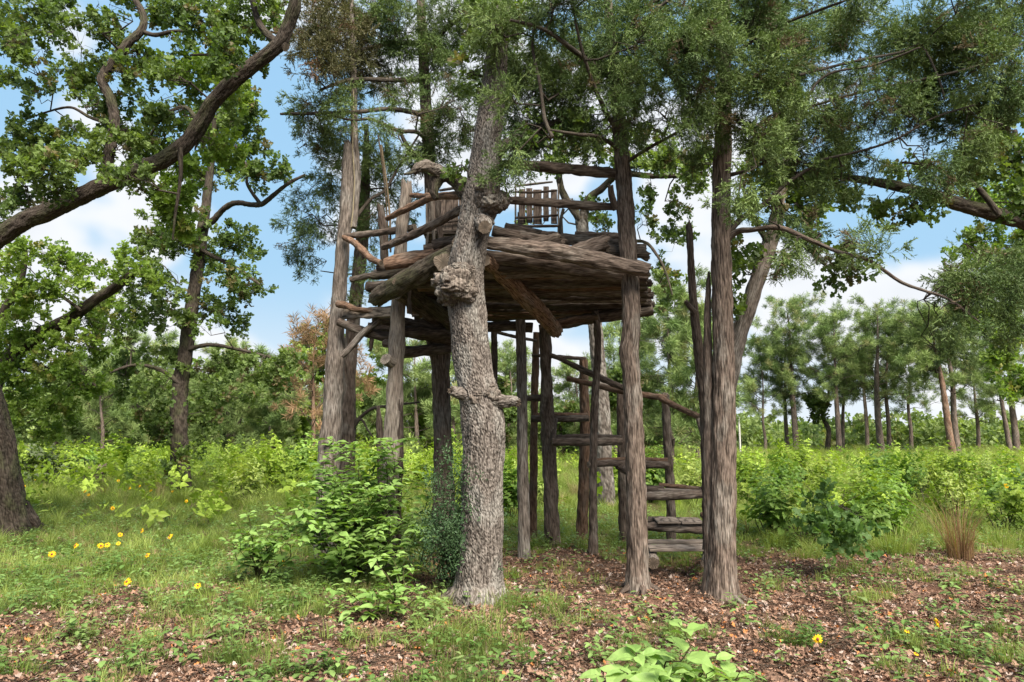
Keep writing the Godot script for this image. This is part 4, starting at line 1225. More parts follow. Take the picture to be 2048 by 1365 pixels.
		for x in [1031.0, 1117.0]:
			var mb := MB.new()
			var top_p := P(x + o, 368 + lo, ds + 0.1)
			var low_p := P(x + o, 470, ds)
			var foot := Vector3(low_p.x, 3.44, low_p.z)
			tube(mb, PackedVector3Array([top_p, low_p, foot]), PackedFloat32Array([0.012, 0.014, 0.016]), "grey", 10, 0.06)
			part("leg", mb, M.wood, ch)
			var mb2 := MB.new()
			tube(mb2, PackedVector3Array([P(x + o + 6, 425 + lo, ds - 0.45), Vector3(foot.x + 0.03, 3.47, foot.z + 0.45)]), PackedFloat32Array([0.012, 0.016]), "grey", 10, 0.06)
			part("leg", mb2, M.wood, ch)
		for s in 4:
			var z := ds - 0.02 - s * 0.12
			var l := P(1033 + o, 468, ds)
			var r2 := P(1116 + o, 468, ds)
			board(ch, "seat_slat", Vector3(l.x, l.y - 0.12, -z), Vector3(r2.x, r2.y - 0.12, -z), Vector3.UP, 0.10, 0.022, Color(0.14, 0.11, 0.09), 0.1)
		if c == 1:
			log_(ch, "top_pole", "1036,372,4;1060,369,5;1105,364,4", ds - 0.1, ds, "grey", 10)

func log_stair() -> void:
	rng.seed = 2101
	var s := thing("log_stair", Vector3(1.6, 0, -9.0), "rough stair of logs and boards climbing from right to left behind the cedars", "stair")
	# posts
	log_(s, "post", "1161,1090,26;1164,1060,23;1167,980,21;1170,880,21;1169,800,19;1167,720,17", 10.6, 10.5, "red", 26, 0.75)
	log_(s, "post", "1186,1118,20;1187,1060,17;1186,1000,16;1187,900,15;1190,800,15;1195,720,14;1195,660,14;1190,622,13", 9.2, 9.2, "log", 22, 0.95, 0.5)
	log_(s, "post", "1248,1082,20;1246,980,18;1243,880,17;1241,785,15", 10.5, 10.5, "log", 22, 0.85)
	log_(s, "post", "1343,1092,20;1341,980,18;1335,880,17;1331,788,15", 10.0, 9.9, "log", 22, 0.9, 0.8)
	log_(s, "post", "1420,1085,20;1419,1000,20;1419,960,18", 9.2, 9.2, "log", 18, 0.8)
	log_(s, "fork_stub", "1340,900,7;1346,890,7;1348,878,5", 9.95, 9.9, "log", 10, 0.9)
	# hand poles
	log_(s, "hand_pole", "1088,706,8;1120,718,9;1170,742,12;1215,763,13;1262,782,12", 9.9, 9.5, "log", 16, 0.95)
	log_(s, "hand_pole", "1134,757,10;1180,768,11;1240,782,12;1300,792,13;1334,797,13", 10.0, 9.6, "red", 16, 0.9)
	log_(s, "hand_pole", "1322,797,12;1350,812,12;1380,826,12;1408,838,12", 9.6, 8.6, "red", 16, 0.95)
	log_(s, "hanging_pole", "1398,838,12;1404,858,14;1413,884,14", 8.5, 8.4, "bare", 16, 0.75)
	log_(s, "hand_pole", "1064,711,6;1100,713,8;1140,716,8;1172,718,7", 10.3, 10.5, "log", 14, 0.9)
	log_(s, "hand_pole", "990,664,7;1030,674,7;1072,682,6", 9.7, 10.3, "grey", 12, 1.0)
	# treads
	log_(s, "tread_log", "1062,838,13;1100,839,14;1140,838,14;1178,837,12", 10.2, 10.2, "log", 18, 1.0)
	log_(s, "tread_log", "1066,831,9;1110,830,10;1175,832,10", 10.4, 10.4, "red", 16, 0.85)
	log_(s, "tread_log", "1104,884,15;1150,884,16;1200,884,16;1244,883,14", 9.7, 9.8, "log", 18, 1.15)
	log_(s, "tread_log", "1110,875,10;1170,874,11;1243,876,10", 10.0, 10.0, "log", 16, 0.8)
	log_(s, "tread_log", "1176,930,12;1215,927,13;1270,929,14;1336,931,14", 9.2, 9.5, "log", 18, 0.95)
	log_(s, "tread_log", "1190,921,9;1260,920,10;1335,921,10", 9.7, 9.7, "red", 16, 0.8)
	log_(s, "tread_log", "1236,933,14;1248,940,15;1258,945,12", 9.4, 9.1, "log", 16, 0.8)
	log_(s, "tread_log", "1285,993,16;1330,992,18;1380,990,18;1424,988,16", 8.9, 8.9, "log", 20, 1.1)
	log_(s, "tread_log", "1290,978,12;1310,979,14;1328,979,12", 9.1, 9.1, "log", 16, 0.9)
	log_(s, "tread_log", "1318,970,8;1370,975,9;1422,980,9", 9.4, 9.3, "red", 14, 0.9)
	var wood := Color(0.235, 0.195, 0.168)
	board(s, "tread_board", P(1316, 979, 9.15), P(1412, 984, 9.05), Vector3.UP, 0.20, 0.025, wood, 0.03)
	log_(s, "tread_log", "1292,1053,16;1340,1056,19;1385,1058,20;1424,1060,18", 8.6, 8.5, "log", 20, 1.2)
	log_(s, "tread_log", "1296,1040,13;1312,1041,15;1330,1040,13", 8.85, 8.8, "log", 16, 0.9)
	log_(s, "tread_log", "1406,1030,12;1416,1040,13;1424,1050,11", 8.8, 8.4, "red", 16, 0.9)
	var up2 := Vector3(0, 1, 0.25).normalized()
	board(s, "tread_board", P(1328, 1036, 8.80), P(1339, 1046, 8.46), Vector3.UP, 0.28, 0.022, shade(wood, 1.1), 0.0)
	board(s, "tread_board", P(1374, 1037, 8.78), P(1387, 1047, 8.44), Vector3.UP, 0.27, 0.022, wood, 0.0)
	board(s, "tread_board", P(1294, 1084, 8.2), P(1424, 1084, 8.15), Vector3.UP, 0.17, 0.030, shade(wood, 1.05), 0.02)
	board(s, "tread_board", P(1297, 1097, 7.96), P(1420, 1096, 7.95), Vector3(0, 1, 0.12).normalized(), 0.19, 0.032, shade(wood, 1.18), 0.02)
	# the two lowest bearers show their sawn ends
	log_(s, "bearer", "1307,1127,24,7.75;1303,1112,22,8.05;1300,1098,20,8.5", 7.75, 8.5, "grey", 22, 1.15)
	log_(s, "bearer", "1412,1127,20,7.75;1415,1112,19,8.05;1416,1098,18,8.5", 7.75, 8.5, "grey", 20, 1.15)
	log_(s, "bearer", "1112,840,9,10.1;1108,862,10,9.9;1106,884,10,9.7", 10.2, 9.7, "log", 14, 0.8)

# ---------------------------------------------------------------- trees in the distance

func far_pine(label: String, bx: float, by: float, d: float, mid: Vector2, top: Vector2, wpx: float, low: float, reach: float, seed_: int, bark := "pine", pal: Array = PINE_PAL, tufts := 1.0) -> void:
	rng.seed = seed_
	var t := tree("pine_tree", Vector3(P(bx, by, d).x, land(P(bx, by, d).x, -d), -d), label, "pine tree", "pines across the meadow")
	var b := P(bx, by + 12, d)
	b.y = -0.3
	var m := P(mid.x, mid.y, d)
	var e := P(top.x, top.y, d)
	var w := px_size(wpx, by, d) * 0.5
	var pts := PackedVector3Array([b, b.lerp(m, 0.5) + Vector3(rf(-0.1, 0.1), 0, rf(-0.1, 0.1)), m, m.lerp(e, 0.5) + Vector3(rf(-0.2, 0.2), 0, rf(-0.2, 0.2)), e])
	var rad := PackedFloat32Array([w * 1.2, w, w * 0.8, w * 0.4, 0.01])
	var mb := MB.new()
	tube(mb, pts, rad, bark, 12, 0.25)
	part("trunk", mb, M.wood, t.root)
	t.limbs.append([pts, rad])
	var height := e.y
	var n := int(18 + height * 2.2)
	for k in n:
		var f := lerpf(low, 0.99, pow((k + rng.randf()) / n, 0.9))
		var y := f * height
		var at := m.lerp(e, clampf((y - m.y) / maxf(e.y - m.y, 0.1), 0, 1)) if y > m.y else b.lerp(m, clampf((y - b.y) / (m.y - b.y), 0, 1))
		var g := (f - low) / (1.0 - low)
		var l := reach * (0.35 + 0.75 * sin(PI * clampf(0.25 + g * 0.72, 0, 1))) * rf(0.3, 1.45)
		var a := rf(0, TAU)
		var dir := Vector3(cos(a), rf(-0.05, 0.35) + g * 0.5, sin(a)).normalized()
		var tip := at + dir * l
		var br := bend(at, tip, 5, 0.18, 0.05)
		twig(t.twigs, br, 0.03 * (1.2 - g), 0.008, "twig", 4)
		var subs := int(3 + l * 1.7)
		for s in subs:
			var c := br[clampi(int(rf(0.2, 1.1) * 5.0), 1, 5)]
			var sd := (dir + rdir() * 0.8 + Vector3.UP * 0.15).normalized()
			var sl := rf(0.25, 0.7)
			twig(t.twigs, bend(c, c + sd * sl, 2, 0.1), 0.010, 0.005, "twig", 3)
			for j in maxi(1, int(3.4 * tufts)):
				var p := c + sd * sl * rf(0.3, 1.1) + rdir() * 0.12
				t.tips.append(Transform3D(basis_y((sd + Vector3.UP * 0.35 + rdir() * 0.5).normalized(), rf(0, TAU), rf(1.2, 2.1)), p))
				t.cols.append(pick(pal, p * 0.4))
	finish_tree(t, "pine", 2)

func far_oak(called: String, label: String, bx: float, by: float, d: float, top: float, half: float, bottom: float, wpx: float, seed_: int, pal: Array, leafscale: float, kind := "oak", cat := "tree", dens := 1.0) -> void:
	rng.seed = seed_
	var p0 := P(bx, by, d)
	var t := tree(called, Vector3(p0.x, land(p0.x, -d), -d), label, cat, "trees behind the meadow")
	var e := P(bx + rf(-0.2, 0.2) * half, lerpf(top, bottom, 0.25), d)
	var b := Vector3(p0.x, -0.3, -d)
	var w := px_size(wpx, by, d) * 0.5
	var pts := bend(b, e, 5, 0.08)
	var rad := PackedFloat32Array([w * 1.3, w, w * 0.9, w * 0.75, w * 0.5, w * 0.2])
	var mb := MB.new()
	tube(mb, pts, rad, "oakdark", 12, 0.25)
	part("trunk", mb, M.wood, t.root)
	t.limbs.append([pts, rad])
	var c := P(bx, (top + bottom) * 0.5, d)
	var rx := px_size(half, top, d)
	var ry := px_size((bottom - top) * 0.5, top, d)
	var n := int(clampf(rx * ry * 1.6, 9, 34) * dens)
	for k in n:
		var q := rball() * Vector3(rx, ry, rx)
		var s := clampf((rx + ry) * 0.16, 0.35, 1.2) * rf(0.8, 1.3)
		bough(t, c + q * 0.85, Vector3(s, s * 0.7, s), 7, 7, leafscale, pal, 0.05)
	finish_tree(t, kind, 3 if kind != "pine" else 2)

func background() -> void:
	var V := func(x: float, y: float) -> Vector2: return Vector2(x, y)
	far_pine("tall straight pine nearest the large cedar in the right-hand row", 1595, 905, 50, V.call(1581, 731), V.call(1573, 612), 11, 0.42, 2.6, 301, "pine", PINE_PAL, 0.7)
	far_pine("thinner pine just left of the tallest straight pine in the row", 1577, 906, 52, V.call(1570, 800), V.call(1566, 690), 8, 0.35, 1.8, 302, "pine", PINE_PAL, 0.7)
	far_pine("pine with rounded top, centre of the right-hand row", 1680, 908, 48, V.call(1672, 780), V.call(1668, 640), 10, 0.40, 2.5, 303, "pine", PINE_PAL, 0.7)
	far_pine("slim pine close beside the round-topped pine", 1687, 907, 53, V.call(1688, 800), V.call(1692, 690), 7, 0.45, 1.8, 304, "pine", PINE_PAL, 0.7)
	far_pine("slim pine standing between the two thick pine pairs", 1736, 900, 60, V.call(1728, 776), V.call(1722, 690), 7, 0.45, 2.0, 305, "pine", PINE_PAL, 0.7)
	far_pine("thick forked-looking pine under the dark hanging sprig", 1766, 905, 47, V.call(1754, 760), V.call(1756, 628), 12, 0.38, 3.0, 306, "pine", PINE_PAL, 0.7)
	far_pine("thinner companion right of the thick pine under the hanging sprig", 1779, 904, 49, V.call(1772, 780), V.call(1776, 650), 8, 0.45, 2.0, 307, "pine", PINE_PAL, 0.7)
	far_pine("short pine right of the thick pine pair", 1823, 896, 58, V.call(1817, 812), V.call(1812, 700), 7, 0.40, 2.2, 308, "pine", PINE_PAL, 0.7)
	far_pine("leaning pine with pale reddish bark on its upper trunk", 1909, 900, 42, V.call(1887, 780), V.call(1858, 640), 13, 0.6, 1.8, 309, "red")
	far_pine("pine growing close behind the leaning reddish pine", 1918, 898, 45, V.call(1905, 760), V.call(1890, 630), 11, 0.42, 2.3, 310, "pine", PINE_PAL, 0.7)
	far_pine("slender pine second from the right edge", 2022, 896, 52, V.call(2006, 815), V.call(1985, 660), 9, 0.40, 2.2, 311, "pine", PINE_PAL, 0.7)
	far_pine("tall pine closest to the right edge", 2035, 898, 46, V.call(2022, 790), V.call(2010, 620), 12, 0.35, 2.7, 312, "pine", PINE_PAL, 0.7)
	far_pine("slight pine left of the right-hand row, beside the white pole", 1531, 908, 50, V.call(1526, 840), V.call(1520, 700), 6, 0.3, 2.0, 313, "pine", PINE_PAL, 0.7)
	far_pine("thin pine in the gap between the reddish pine and the right edge", 1957, 896, 58, V.call(1952, 810), V.call(1948, 720), 7, 0.30, 2.0, 314, "pine", PINE_PAL, 0.7)
	far_oak("oak_tree", "crooked dark little oak among the right-hand pines", 1652, 900, 50, 740, 34, 860, 10, 315, OAK_PAL, 2.6, "oak", "tree", 0.5)
	# behind the stair and cedars
	far_pine("dense pine filling the gap between the two front cedars", 1345, 950, 32, V.call(1342, 800), V.call(1335, 590), 12, 0.12, 2.6, 320, "pine", PINE_PAL, 1.3)
	far_pine("pine seen right behind the leaning dead snag", 1400, 945, 36, V.call(1392, 800), V.call(1388, 640), 11, 0.12, 2.2, 321, "pine", PINE_PAL, 1.3)
	far_pine("pine seen left of the forked mossy oak, low behind the stair", 1150, 930, 44, V.call(1150, 860), V.call(1148, 740), 9, 0.1, 2.0, 322)
	far_pine("pine just right of the forked mossy oak", 1270, 940, 38, V.call(1265, 800), V.call(1262, 650), 9, 0.15, 2.0, 323)
	far_pine("pine showing between the gnarled oak and the thin posts", 1018, 930, 42, V.call(1018, 850), V.call(1016, 712), 9, 0.1, 1.9, 324)
	far_pine("pine showing between the bare post and the gnarled oak", 835, 945, 34, V.call(832, 830), V.call(830, 690), 9, 0.08, 2.2, 325, "pine", PINE_PAL, 1.2)
	far_pine("pine standing behind the dark cedar trunk in the middle", 905, 935, 38, V.call(905, 830), V.call(902, 700), 9, 0.08, 2.2, 326)
	far_pine("dying pine with orange-brown needles left of the tree house", 622, 950, 30, V.call(626, 800), V.call(632, 650), 8, 0.15, 1.7, 327, "red", [Color(0.19, 0.12, 0.065), Color(0.33, 0.21, 0.12), Color(0.16, 0.2, 0.07)], 0.35)
	# left side wood
	far_pine("tall pine left of the slender meadow oak", 275, 930, 40, V.call(275, 830), V.call(270, 700), 9, 0.06, 2.8, 330, "pine", PINE_PAL, 1.3)
	far_pine("pine right of the slender meadow oak", 455, 935, 38, V.call(455, 830), V.call(452, 715), 9, 0.05, 2.7, 331, "pine", PINE_PAL, 1.3)
	far_pine("low dark pine left of the dying orange pine", 540, 940, 36, V.call(540, 850), V.call(538, 740), 8, 0.04, 2.3, 332, "pine", PINE_PAL, 1.2)
	far_pine("young pine at the far left of the meadow", 205, 940, 34, V.call(205, 860), V.call(203, 740), 8, 0.04, 2.3, 333, "pine", PINE_PAL, 1.2)
	far_oak("oak_tree", "broad oak above the tree line left of the slender meadow oak", 300, 930, 46, 690, 90, 890, 12, 340, BRIGHT_OAK_PAL, 2.6)
	far_oak("oak_tree", "round oak crown right of the slender meadow oak on the skyline", 480, 930, 46, 695, 80, 890, 12, 341, BRIGHT_OAK_PAL, 2.6)
	far_oak("oak_tree", "pale green oak behind the dying orange pine", 615, 935, 40, 610, 70, 850, 10, 342, BRIGHT_OAK_PAL, 2.3)
	far_oak("oak_tree", "leafy oak behind the bare post", 745, 935, 36, 680, 60, 880, 10, 343, BRIGHT_OAK_PAL, 2.2)
	far_oak("oak_tree", "grey-green tree at the far left of the meadow", 110, 930, 38, 740, 80, 900, 10, 344, PINE_PAL, 2.2)
	far_oak("oak_tree", "leafy young oak just left of the front cedar, behind the stair", 1225, 935, 30, 690, 40, 850, 8, 345, OAK_PAL, 1.9)
	far_oak("oak_tree", "bright young oak between the gnarled oak and the platform posts", 1000, 930, 40, 740, 40, 890, 8, 346, OAK_PAL, 2.2)
	far_oak("oak_tree", "low spreading oak filling the tree line at the far left", 190, 932, 42, 730, 80, 915, 9, 347, BRIGHT_OAK_PAL, 2.4)
	far_oak("oak_tree", "small round oak behind the meadow oak's lower boughs", 395, 932, 44, 750, 70, 915, 9, 348, OAK_PAL, 2.5)
	far_oak("oak_tree", "bushy oak between the dying pine and the skyline oak", 560, 935, 38, 760, 60, 915, 8, 349, BRIGHT_OAK_PAL, 2.3)
	far_oak("oak_tree", "bushy oak right of the bare post, low behind the shrubs", 850, 935, 36, 770, 60, 915, 8, 350, BRIGHT_OAK_PAL, 2.2)
	far_oak("oak_tree", "low oak behind the stair's middle posts", 1120, 935, 40, 790, 60, 915, 8, 351, OAK_PAL, 2.3)
	far_oak("oak_tree", "low oak behind the gap between front cedar and large cedar", 1330, 935, 44, 760, 60, 915, 8, 352, OAK_PAL, 2.4)
	# a far belt of trees that reads as one mass
	rng.seed = 360
	for v in 3:
		var xf := []
		var cl := []
		for k in 5400:
			var d := rf(62, 95)
			var x := rf(-1, 1) * d * 1.45
			var wood := smoothstep(-0.05, -0.25, x / d) * 4.5 + smoothstep(0.05, -0.05, absf(x / d) - 0.16) * 2.2
			var y := rng.randf() * (2.0 + wood + 1.6 * soft.get_noise_2d(x * 0.3, v * 3.0))
			xf.append(Transform3D(basis_y(rdir(), rf(0, TAU), rf(4.0, 6.5)), Vector3(x, y, -d)))
			cl.append(pick(PINE_PAL, Vector3(x, y, d) * 0.2))
		tag(scatter("distant_wood", MESH["oak%d" % v], xf, cl, self), "far belt of woodland closing off the meadow", "woodland")

# ---------------------------------------------------------------- shrubs

# returns leaf placements along arching stems
func shrub_stems(mb: MB, base: Vector3, tips: Array, gap := 0.075, kind := "stem", r0 := 0.008) -> Array:
	var at := []
	for e in tips:
		var l: float = base.distance_to(e)
		var st := bend(base + Vector3(rf(-0.05, 0.05), 0, rf(-0.05, 0.05)), e, 9, 0.14, 0.10)
		twig(mb, st, r0, 0.002, kind, 6)
		var pairs := int(l / gap)
		for k in pairs:
			var f := lerpf(0.28, 1.0, float(k) / maxf(pairs - 1, 1))
			var gi := f * 9.0
			var p := st[clampi(int(gi), 0, 8)].lerp(st[clampi(int(gi) + 1, 0, 9)], gi - int(gi))
			var dir := (st[clampi(int(gi) + 1, 1, 9)] - st[clampi(int(gi), 0, 8)]).normalized()
			at.append([p, dir, k * PI * 0.5 + rf(-0.4, 0.4), f])
	return at

func leaf_blades() -> void:
	for v in 6:
		rng.seed = 800 + v
		var mb := MB.new()
		var c: Color = mixc(Color(0.16, 0.28, 0.07), Color(0.28, 0.42, 0.13), v / 5.0)
		leaf(mb, Vector3(0, 0.0, 0), Vector3(0, 1, 0), Vector3(0, 0, 1), 1.0, rf(0.5, 0.62), OVAL_LEAF, rf(0.15, 0.4), rf(0.08, 0.45), c, 0.028)
		var st := MB.new()
		mb.tri(Vector3(-0.012, -0.12, 0), Vector3(0.012, -0.12, 0), Vector3(0, 0.1, 0), Color(0.16, 0.2, 0.06))
		MESH["blade%d" % v] = mb.mesh(Vector3.ZERO, M.leaf)

func near_shrub(called: String, label: String, at: Vector3, tips: Array, size: float, budget: int, lighter := 0) -> void:
	var o := thing(called, at, label, "shrub")
	var mb := MB.new()
	var spots := shrub_stems(mb, at, tips, size * 0.52)
	part("stems", mb, M.wood, o)
	var made := 0
	var rest := []
	var restc := []
	for s in spots:
		for side in 2:
			var a: float = s[2] + side * PI
			var dir: Vector3 = s[1]
			var out := (Vector3(cos(a), 0, sin(a)) + dir * 0.35 + Vector3.UP * rf(-0.15, 0.35)).normalized()
			var ln: float = size * lerpf(1.1, 0.6, s[3] * s[3]) * rf(0.7, 1.2)
			var y := out
			var z := (Vector3.UP - y * y.y).normalized()
			z = z.rotated(y, rf(-0.5, 0.5))
			var x := y.cross(z)
			var t := Transform3D(Basis(x * ln, y * ln, z * ln), s[0] - at + out * 0.02)
			if made < budget:
				var m := MeshInstance3D.new()
				m.name = "leaf"
				m.mesh = MESH["blade%d" % clampi(rng.randi_range(0, 4) + lighter, 0, 5)]
				m.transform = t
				o.add_child(m, true)
				made += 1
			else:
				t.origin += at
				rest.append(t)
				restc.append(Color(1, 1, 1) * rf(0.8, 1.2))
	if rest.size():
		scatter("foliage", MESH["blade2"], rest, restc, o)

func bush(label: String, base: Vector3, h: float, w: float, n: int, seed_: int, pal: Array, sc := 1.0, called := "meadow_shrub", group := "bright leafy shrubs in the meadow") -> void:
	rng.seed = seed_
	var o := thing(called, base, label, "shrub", group)
	var mb := MB.new()
	var xf := []
	var cl := []
	for k in n:
		var a := rf(0, TAU)
		var r := sqrt(rng.randf())
		var e := base + Vector3(cos(a) * r * w, h * rf(0.55, 1.0) * (1.0 - 0.35 * r * r), sin(a) * r * w)
		var st := bend(base + Vector3(cos(a), 0, sin(a)) * r * w * 0.25, e, 6, 0.15, 0.08)
		twig(mb, st, 0.009, 0.003, "twig", 4)
		if rng.randf() < 0.12: continue
		for j in 5:
			var f := lerpf(0.35, 1.0, j / 4.0)
			var p := st[clampi(int(f * 6), 0, 6)]
			var dir := ((e - base).normalized() * 0.6 + rdir() * 0.8 + Vector3.UP * 0.5).normalized()
			if j == 4: dir = (dir + Vector3.UP).normalized()
			xf.append(Transform3D(basis_y(dir, rf(0, TAU), sc * rf(0.65, 1.1)), p))
			cl.append(pick(pal, p * 1.5))
	part("stems", mb, M.wood, o).set_meta("kind", "stuff")
	for v in 3:
		var x2 := []
		var c2 := []
		for k in range(v, xf.size(), 3):
			x2.append(xf[k])
			c2.append(cl[k])
		scatter("foliage", MESH["shoot%d" % v], x2, c2, o)

func shrubs() -> void:
	leaf_blades()
	rng.seed = 3001
	var b := G(705, 1150)
	var tips := []
	for row in ["690,885,7.6", "735,900,7.5", "790,905,7.6", "650,930,7.3", "620,965,7.2", "585,990,7.2", "560,1040,7.0", "720,960,6.9", "770,980,6.9", "830,950,7.3", "860,990,7.2", "845,1050,7.0", "680,1010,6.7", "640,1060,6.6", "790,1040,6.7", "600,1090,6.7", "700,920,8.0", "570,1075,7.4", "870,1080,6.9", "750,1080,6.5", "700,1100,6.5", "540,1010,7.6", "660,890,7.9"]:
		var f: PackedFloat64Array = row.split_floats(",")
		tips.append(P(f[0], f[1], f[2]))
	for k in 34:
		tips.append(P(rf(590, 890), lerpf(865, 1060, rng.randf()), rf(6.9, 8.2)))
	near_shrub("beautyberry_shrub", "large broad-leaved green shrub growing around the left posts", b, tips, 0.15, 290)
	rng.seed = 3002
	b = G(765, 1255)
	tips = []
	for row in ["660,1165,6.3", "645,1200,6.1", "700,1140,6.4", "760,1110,6.4", "800,1105,6.4", "830,1130,6.3", "870,1195,6.0", "845,1170,6.1", "740,1175,6.0", "790,1180,5.9", "700,1195,6.0", "770,1150,6.2"]:
		var f2: PackedFloat64Array = row.split_floats(",")
		tips.append(P(f2[0], f2[1], f2[2]))
	near_shrub("beautyberry_shrub", "low bright-leaved shrub spreading in front of the gnarled oak's left side", b, tips, 0.125, 290, 1)
	rng.seed = 3003
	b = G(520, 1170)
	tips = []
	for row in ["460,1040,7.4", "500,1020,7.4", "540,1040,7.3", "600,1030,7.4", "560,1010,7.6", "620,1070,7.2", "480,1080,7.1", "520,1090,7.0", "560,1100,6.9", "450,1075,7.4", "580,1060,7.3", "510,1055,7.6"]:
		var f3: PackedFloat64Array = row.split_floats(",")
		tips.append(P(f3[0], f3[1], f3[2]))
	near_shrub("beautyberry_shrub", "open broad-leaved shrub left of the large shrub, by the grass edge", b, tips, 0.13, 280)
	rng.seed = 3004
	b = P(1345, 1460, 3.9)
	b.y = land(b.x, b.z)
	tips = []
	for row in ["1356,1245,3.85", "1260,1300,3.8", "1440,1300,3.9", "1300,1330,3.75", "1400,1300,3.95", "1480,1345,3.8", "1190,1350,3.75", "1240,1340,3.7", "1430,1340,3.7", "1350,1345,3.6"]:
		var f4: PackedFloat64Array = row.split_floats(",")
		tips.append(P(f4[0], f4[1], f4[2]))
	near_shrub("beautyberry_seedling", "bright pale-green leafy plant in the bottom foreground", b, tips, 0.18, 280, 1)
	# holly beside the oak
	rng.seed = 3005
	var hb := G(905, 1165)
	var ho := thing("holly_bush", hb, "dark small-leaved evergreen bush against the gnarled oak's left side", "shrub")
	var mb := MB.new()
	var xf := []
	var cl := []
	for k in 34:
		var e := P([885, 900, 915, 930, 880, 945, 960, 920, 905, 935][k % 10] + rf(-16, 16), lerpf(920, 1130, pow(rng.randf(), 0.8)), 6.75 + rf(-0.3, 0.5))
		if e.y < 0.2: e.y = 0.2
		var st := bend(hb + rdir() * Vector3(0.15, 0, 0.15), e, 6, 0.15, 0.05)
		twig(mb, st, 0.007, 0.002, "twig", 4)
		for j in 7:
			var p := st[clampi(2 + j, 0, 6)] + rdir() * 0.07
			xf.append(Transform3D(basis_y((rdir() + Vector3.UP * 0.4).normalized(), rf(0, TAU), rf(0.7, 1.1)), p))
			cl.append(shade(mixc(Color(0.03, 0.062, 0.026), Color(0.065, 0.115, 0.048), rng.randf()), 1.0))
	part("stems", mb, M.wood, ho).set_meta("kind", "stuff")
	scatter("foliage", MESH["holly"], xf, cl, ho)
	# meadow shrubs: px, ground py, top py, half width px
	var rows := [
		["shrub beside the slender meadow oak's foot, on its left", 280, 960, 905, 60], ["yellow-green shrub at the left end of the meadow thicket", 180, 955, 900, 50],
		["shrub right of the slender meadow oak's foot", 440, 965, 905, 60], ["full shrub in the thicket left of the leaning grey snag", 540, 990, 895, 60],
		["tall shrub close left of the leaning grey snag", 600, 985, 890, 45], ["shrub low between the snag and the bare post", 720, 985, 900, 45],
		["yellow-green shrub showing between bare post and dark cedar", 840, 990, 895, 40], ["shrub glowing right of the gnarled oak's trunk", 1020, 1040, 900, 26],
		["small shrub behind the thin red post", 1075, 1010, 960, 24], ["shrub under the middle treads of the stair", 1215, 1010, 930, 34],
		["shrub leaning over the path right of the large cedar's foot", 1530, 1085, 960, 45], ["front shrub with drooping leaves left of the oak seedling", 1620, 1095, 955, 55],
		["front shrub behind the oak seedling", 1710, 1085, 940, 60], ["open leafy shrub left of the arching grass", 1760, 1090, 985, 40],
		["bright shrub behind the reddish grass clump", 1910, 1060, 940, 60], ["front shrub at the right edge behind the grass", 2010, 1070, 950, 55],
		["shrub behind the front cedar's right side", 1300, 1010, 915, 34], ["tall bright shrub filling the gap left of the large cedar", 1385, 1015, 880, 36],
		["shrub touching the large cedar's right side", 1510, 1010, 900, 45], ["wide shrub right of the large cedar with bare lower stems", 1580, 1070, 915, 65],
		["tall shrub left of the meadow's middle right", 1660, 1040, 890, 60], ["shrub topped by a long upright shoot", 1735, 1045, 880, 55],
		["low shrub before the thick pine pair", 1800, 1020, 915, 50], ["shrub left of the reddish grass clump", 1850, 1030, 900, 45],
		["broad shrub near the rusty fence post", 1920, 1010, 905, 55], ["shrub at the right edge with thin dark stems", 2020, 1050, 905, 50],
		["shrub at the right edge behind the others", 1990, 985, 895, 55], ["low shrub along the field behind the right thicket", 1600, 985, 895, 60],
		["shrub between the reddish clump and the oak seedling", 1780, 1075, 960, 45], ["dark little bush in the grass by the reddish clump", 1815, 915, 890, 24],
		["shrub left behind the slender oak, deep in the meadow", 350, 935, 895, 45], ["grey-green bush at the left edge under the bright oak", 90, 985, 890, 55],
		["spreading shrub in the left thicket front", 500, 1010, 930, 50], ["leafy shrub low at the foot of the leaning grey snag", 640, 1010, 925, 36],
	]
	for k in rows.size():
		var r: Array = rows[k]
		var d := ground_d(r[2])
		var base := G(r[1], r[2])
		var h := P(r[1], r[3], d).y * rf(0.68, 1.06)
		var w := px_size(r[4], r[2], d)
		var n := int(clampf(w * h * 21.0, 10, 30))
		var pal: Array = [BUSH_PAL, [Color(0.12, 0.22, 0.04), Color(0.22, 0.35, 0.08)], [Color(0.17, 0.25, 0.05), Color(0.34, 0.42, 0.12)]][(k * 7) % 3]
		if k == 29 or k == 31: pal = [Color(0.08, 0.12, 0.05), Color(0.14, 0.18, 0.09)]
		bush(r[0], base, h, w, n, 3100 + k, pal, [1.0, 0.8, 1.2][(k * 5) % 3] * (1.0 if d < 14 else 1.3))
	# undergrowth that cannot be told apart
	rng.seed = 3200
	for v in 3:
		var xf2 := []
		var cl2 := []
		for k in 3600:
			var d := rf(11.0, 34.0)
			var x := rf(-1, 1) * d * 1.1
			if d < 13.0 and x > -1.5 and x < 3.0: continue
			if x > 0 and rng.randf() < 0.75: continue
			if d < 17 and rng.randf() < 0.85: continue
			if soft.get_noise_2d(x * 0.5, d * 0.5) < -0.1: continue
			var y := land(x, -d) + rf(0.1, 1.0) * (1.0 if x < 0 else 0.7) * (0.7 + 0.6 * soft.get_noise_2d(x * 0.9, d * 0.9))
			xf2.append(Transform3D(basis_y((Vector3.UP + rdir()).normalized(), rf(0, TAU), rf(0.9, 1.7)), Vector3(x, y, -d)))
			cl2.append(pick(BUSH_PAL, Vector3(x, y, d) * 0.6))
		tag(scatter("undergrowth", MESH["shoot%d" % v], xf2, cl2, self), "tangled bright undergrowth between the meadow shrubs", "undergrowth")

# ---------------------------------------------------------------- small things

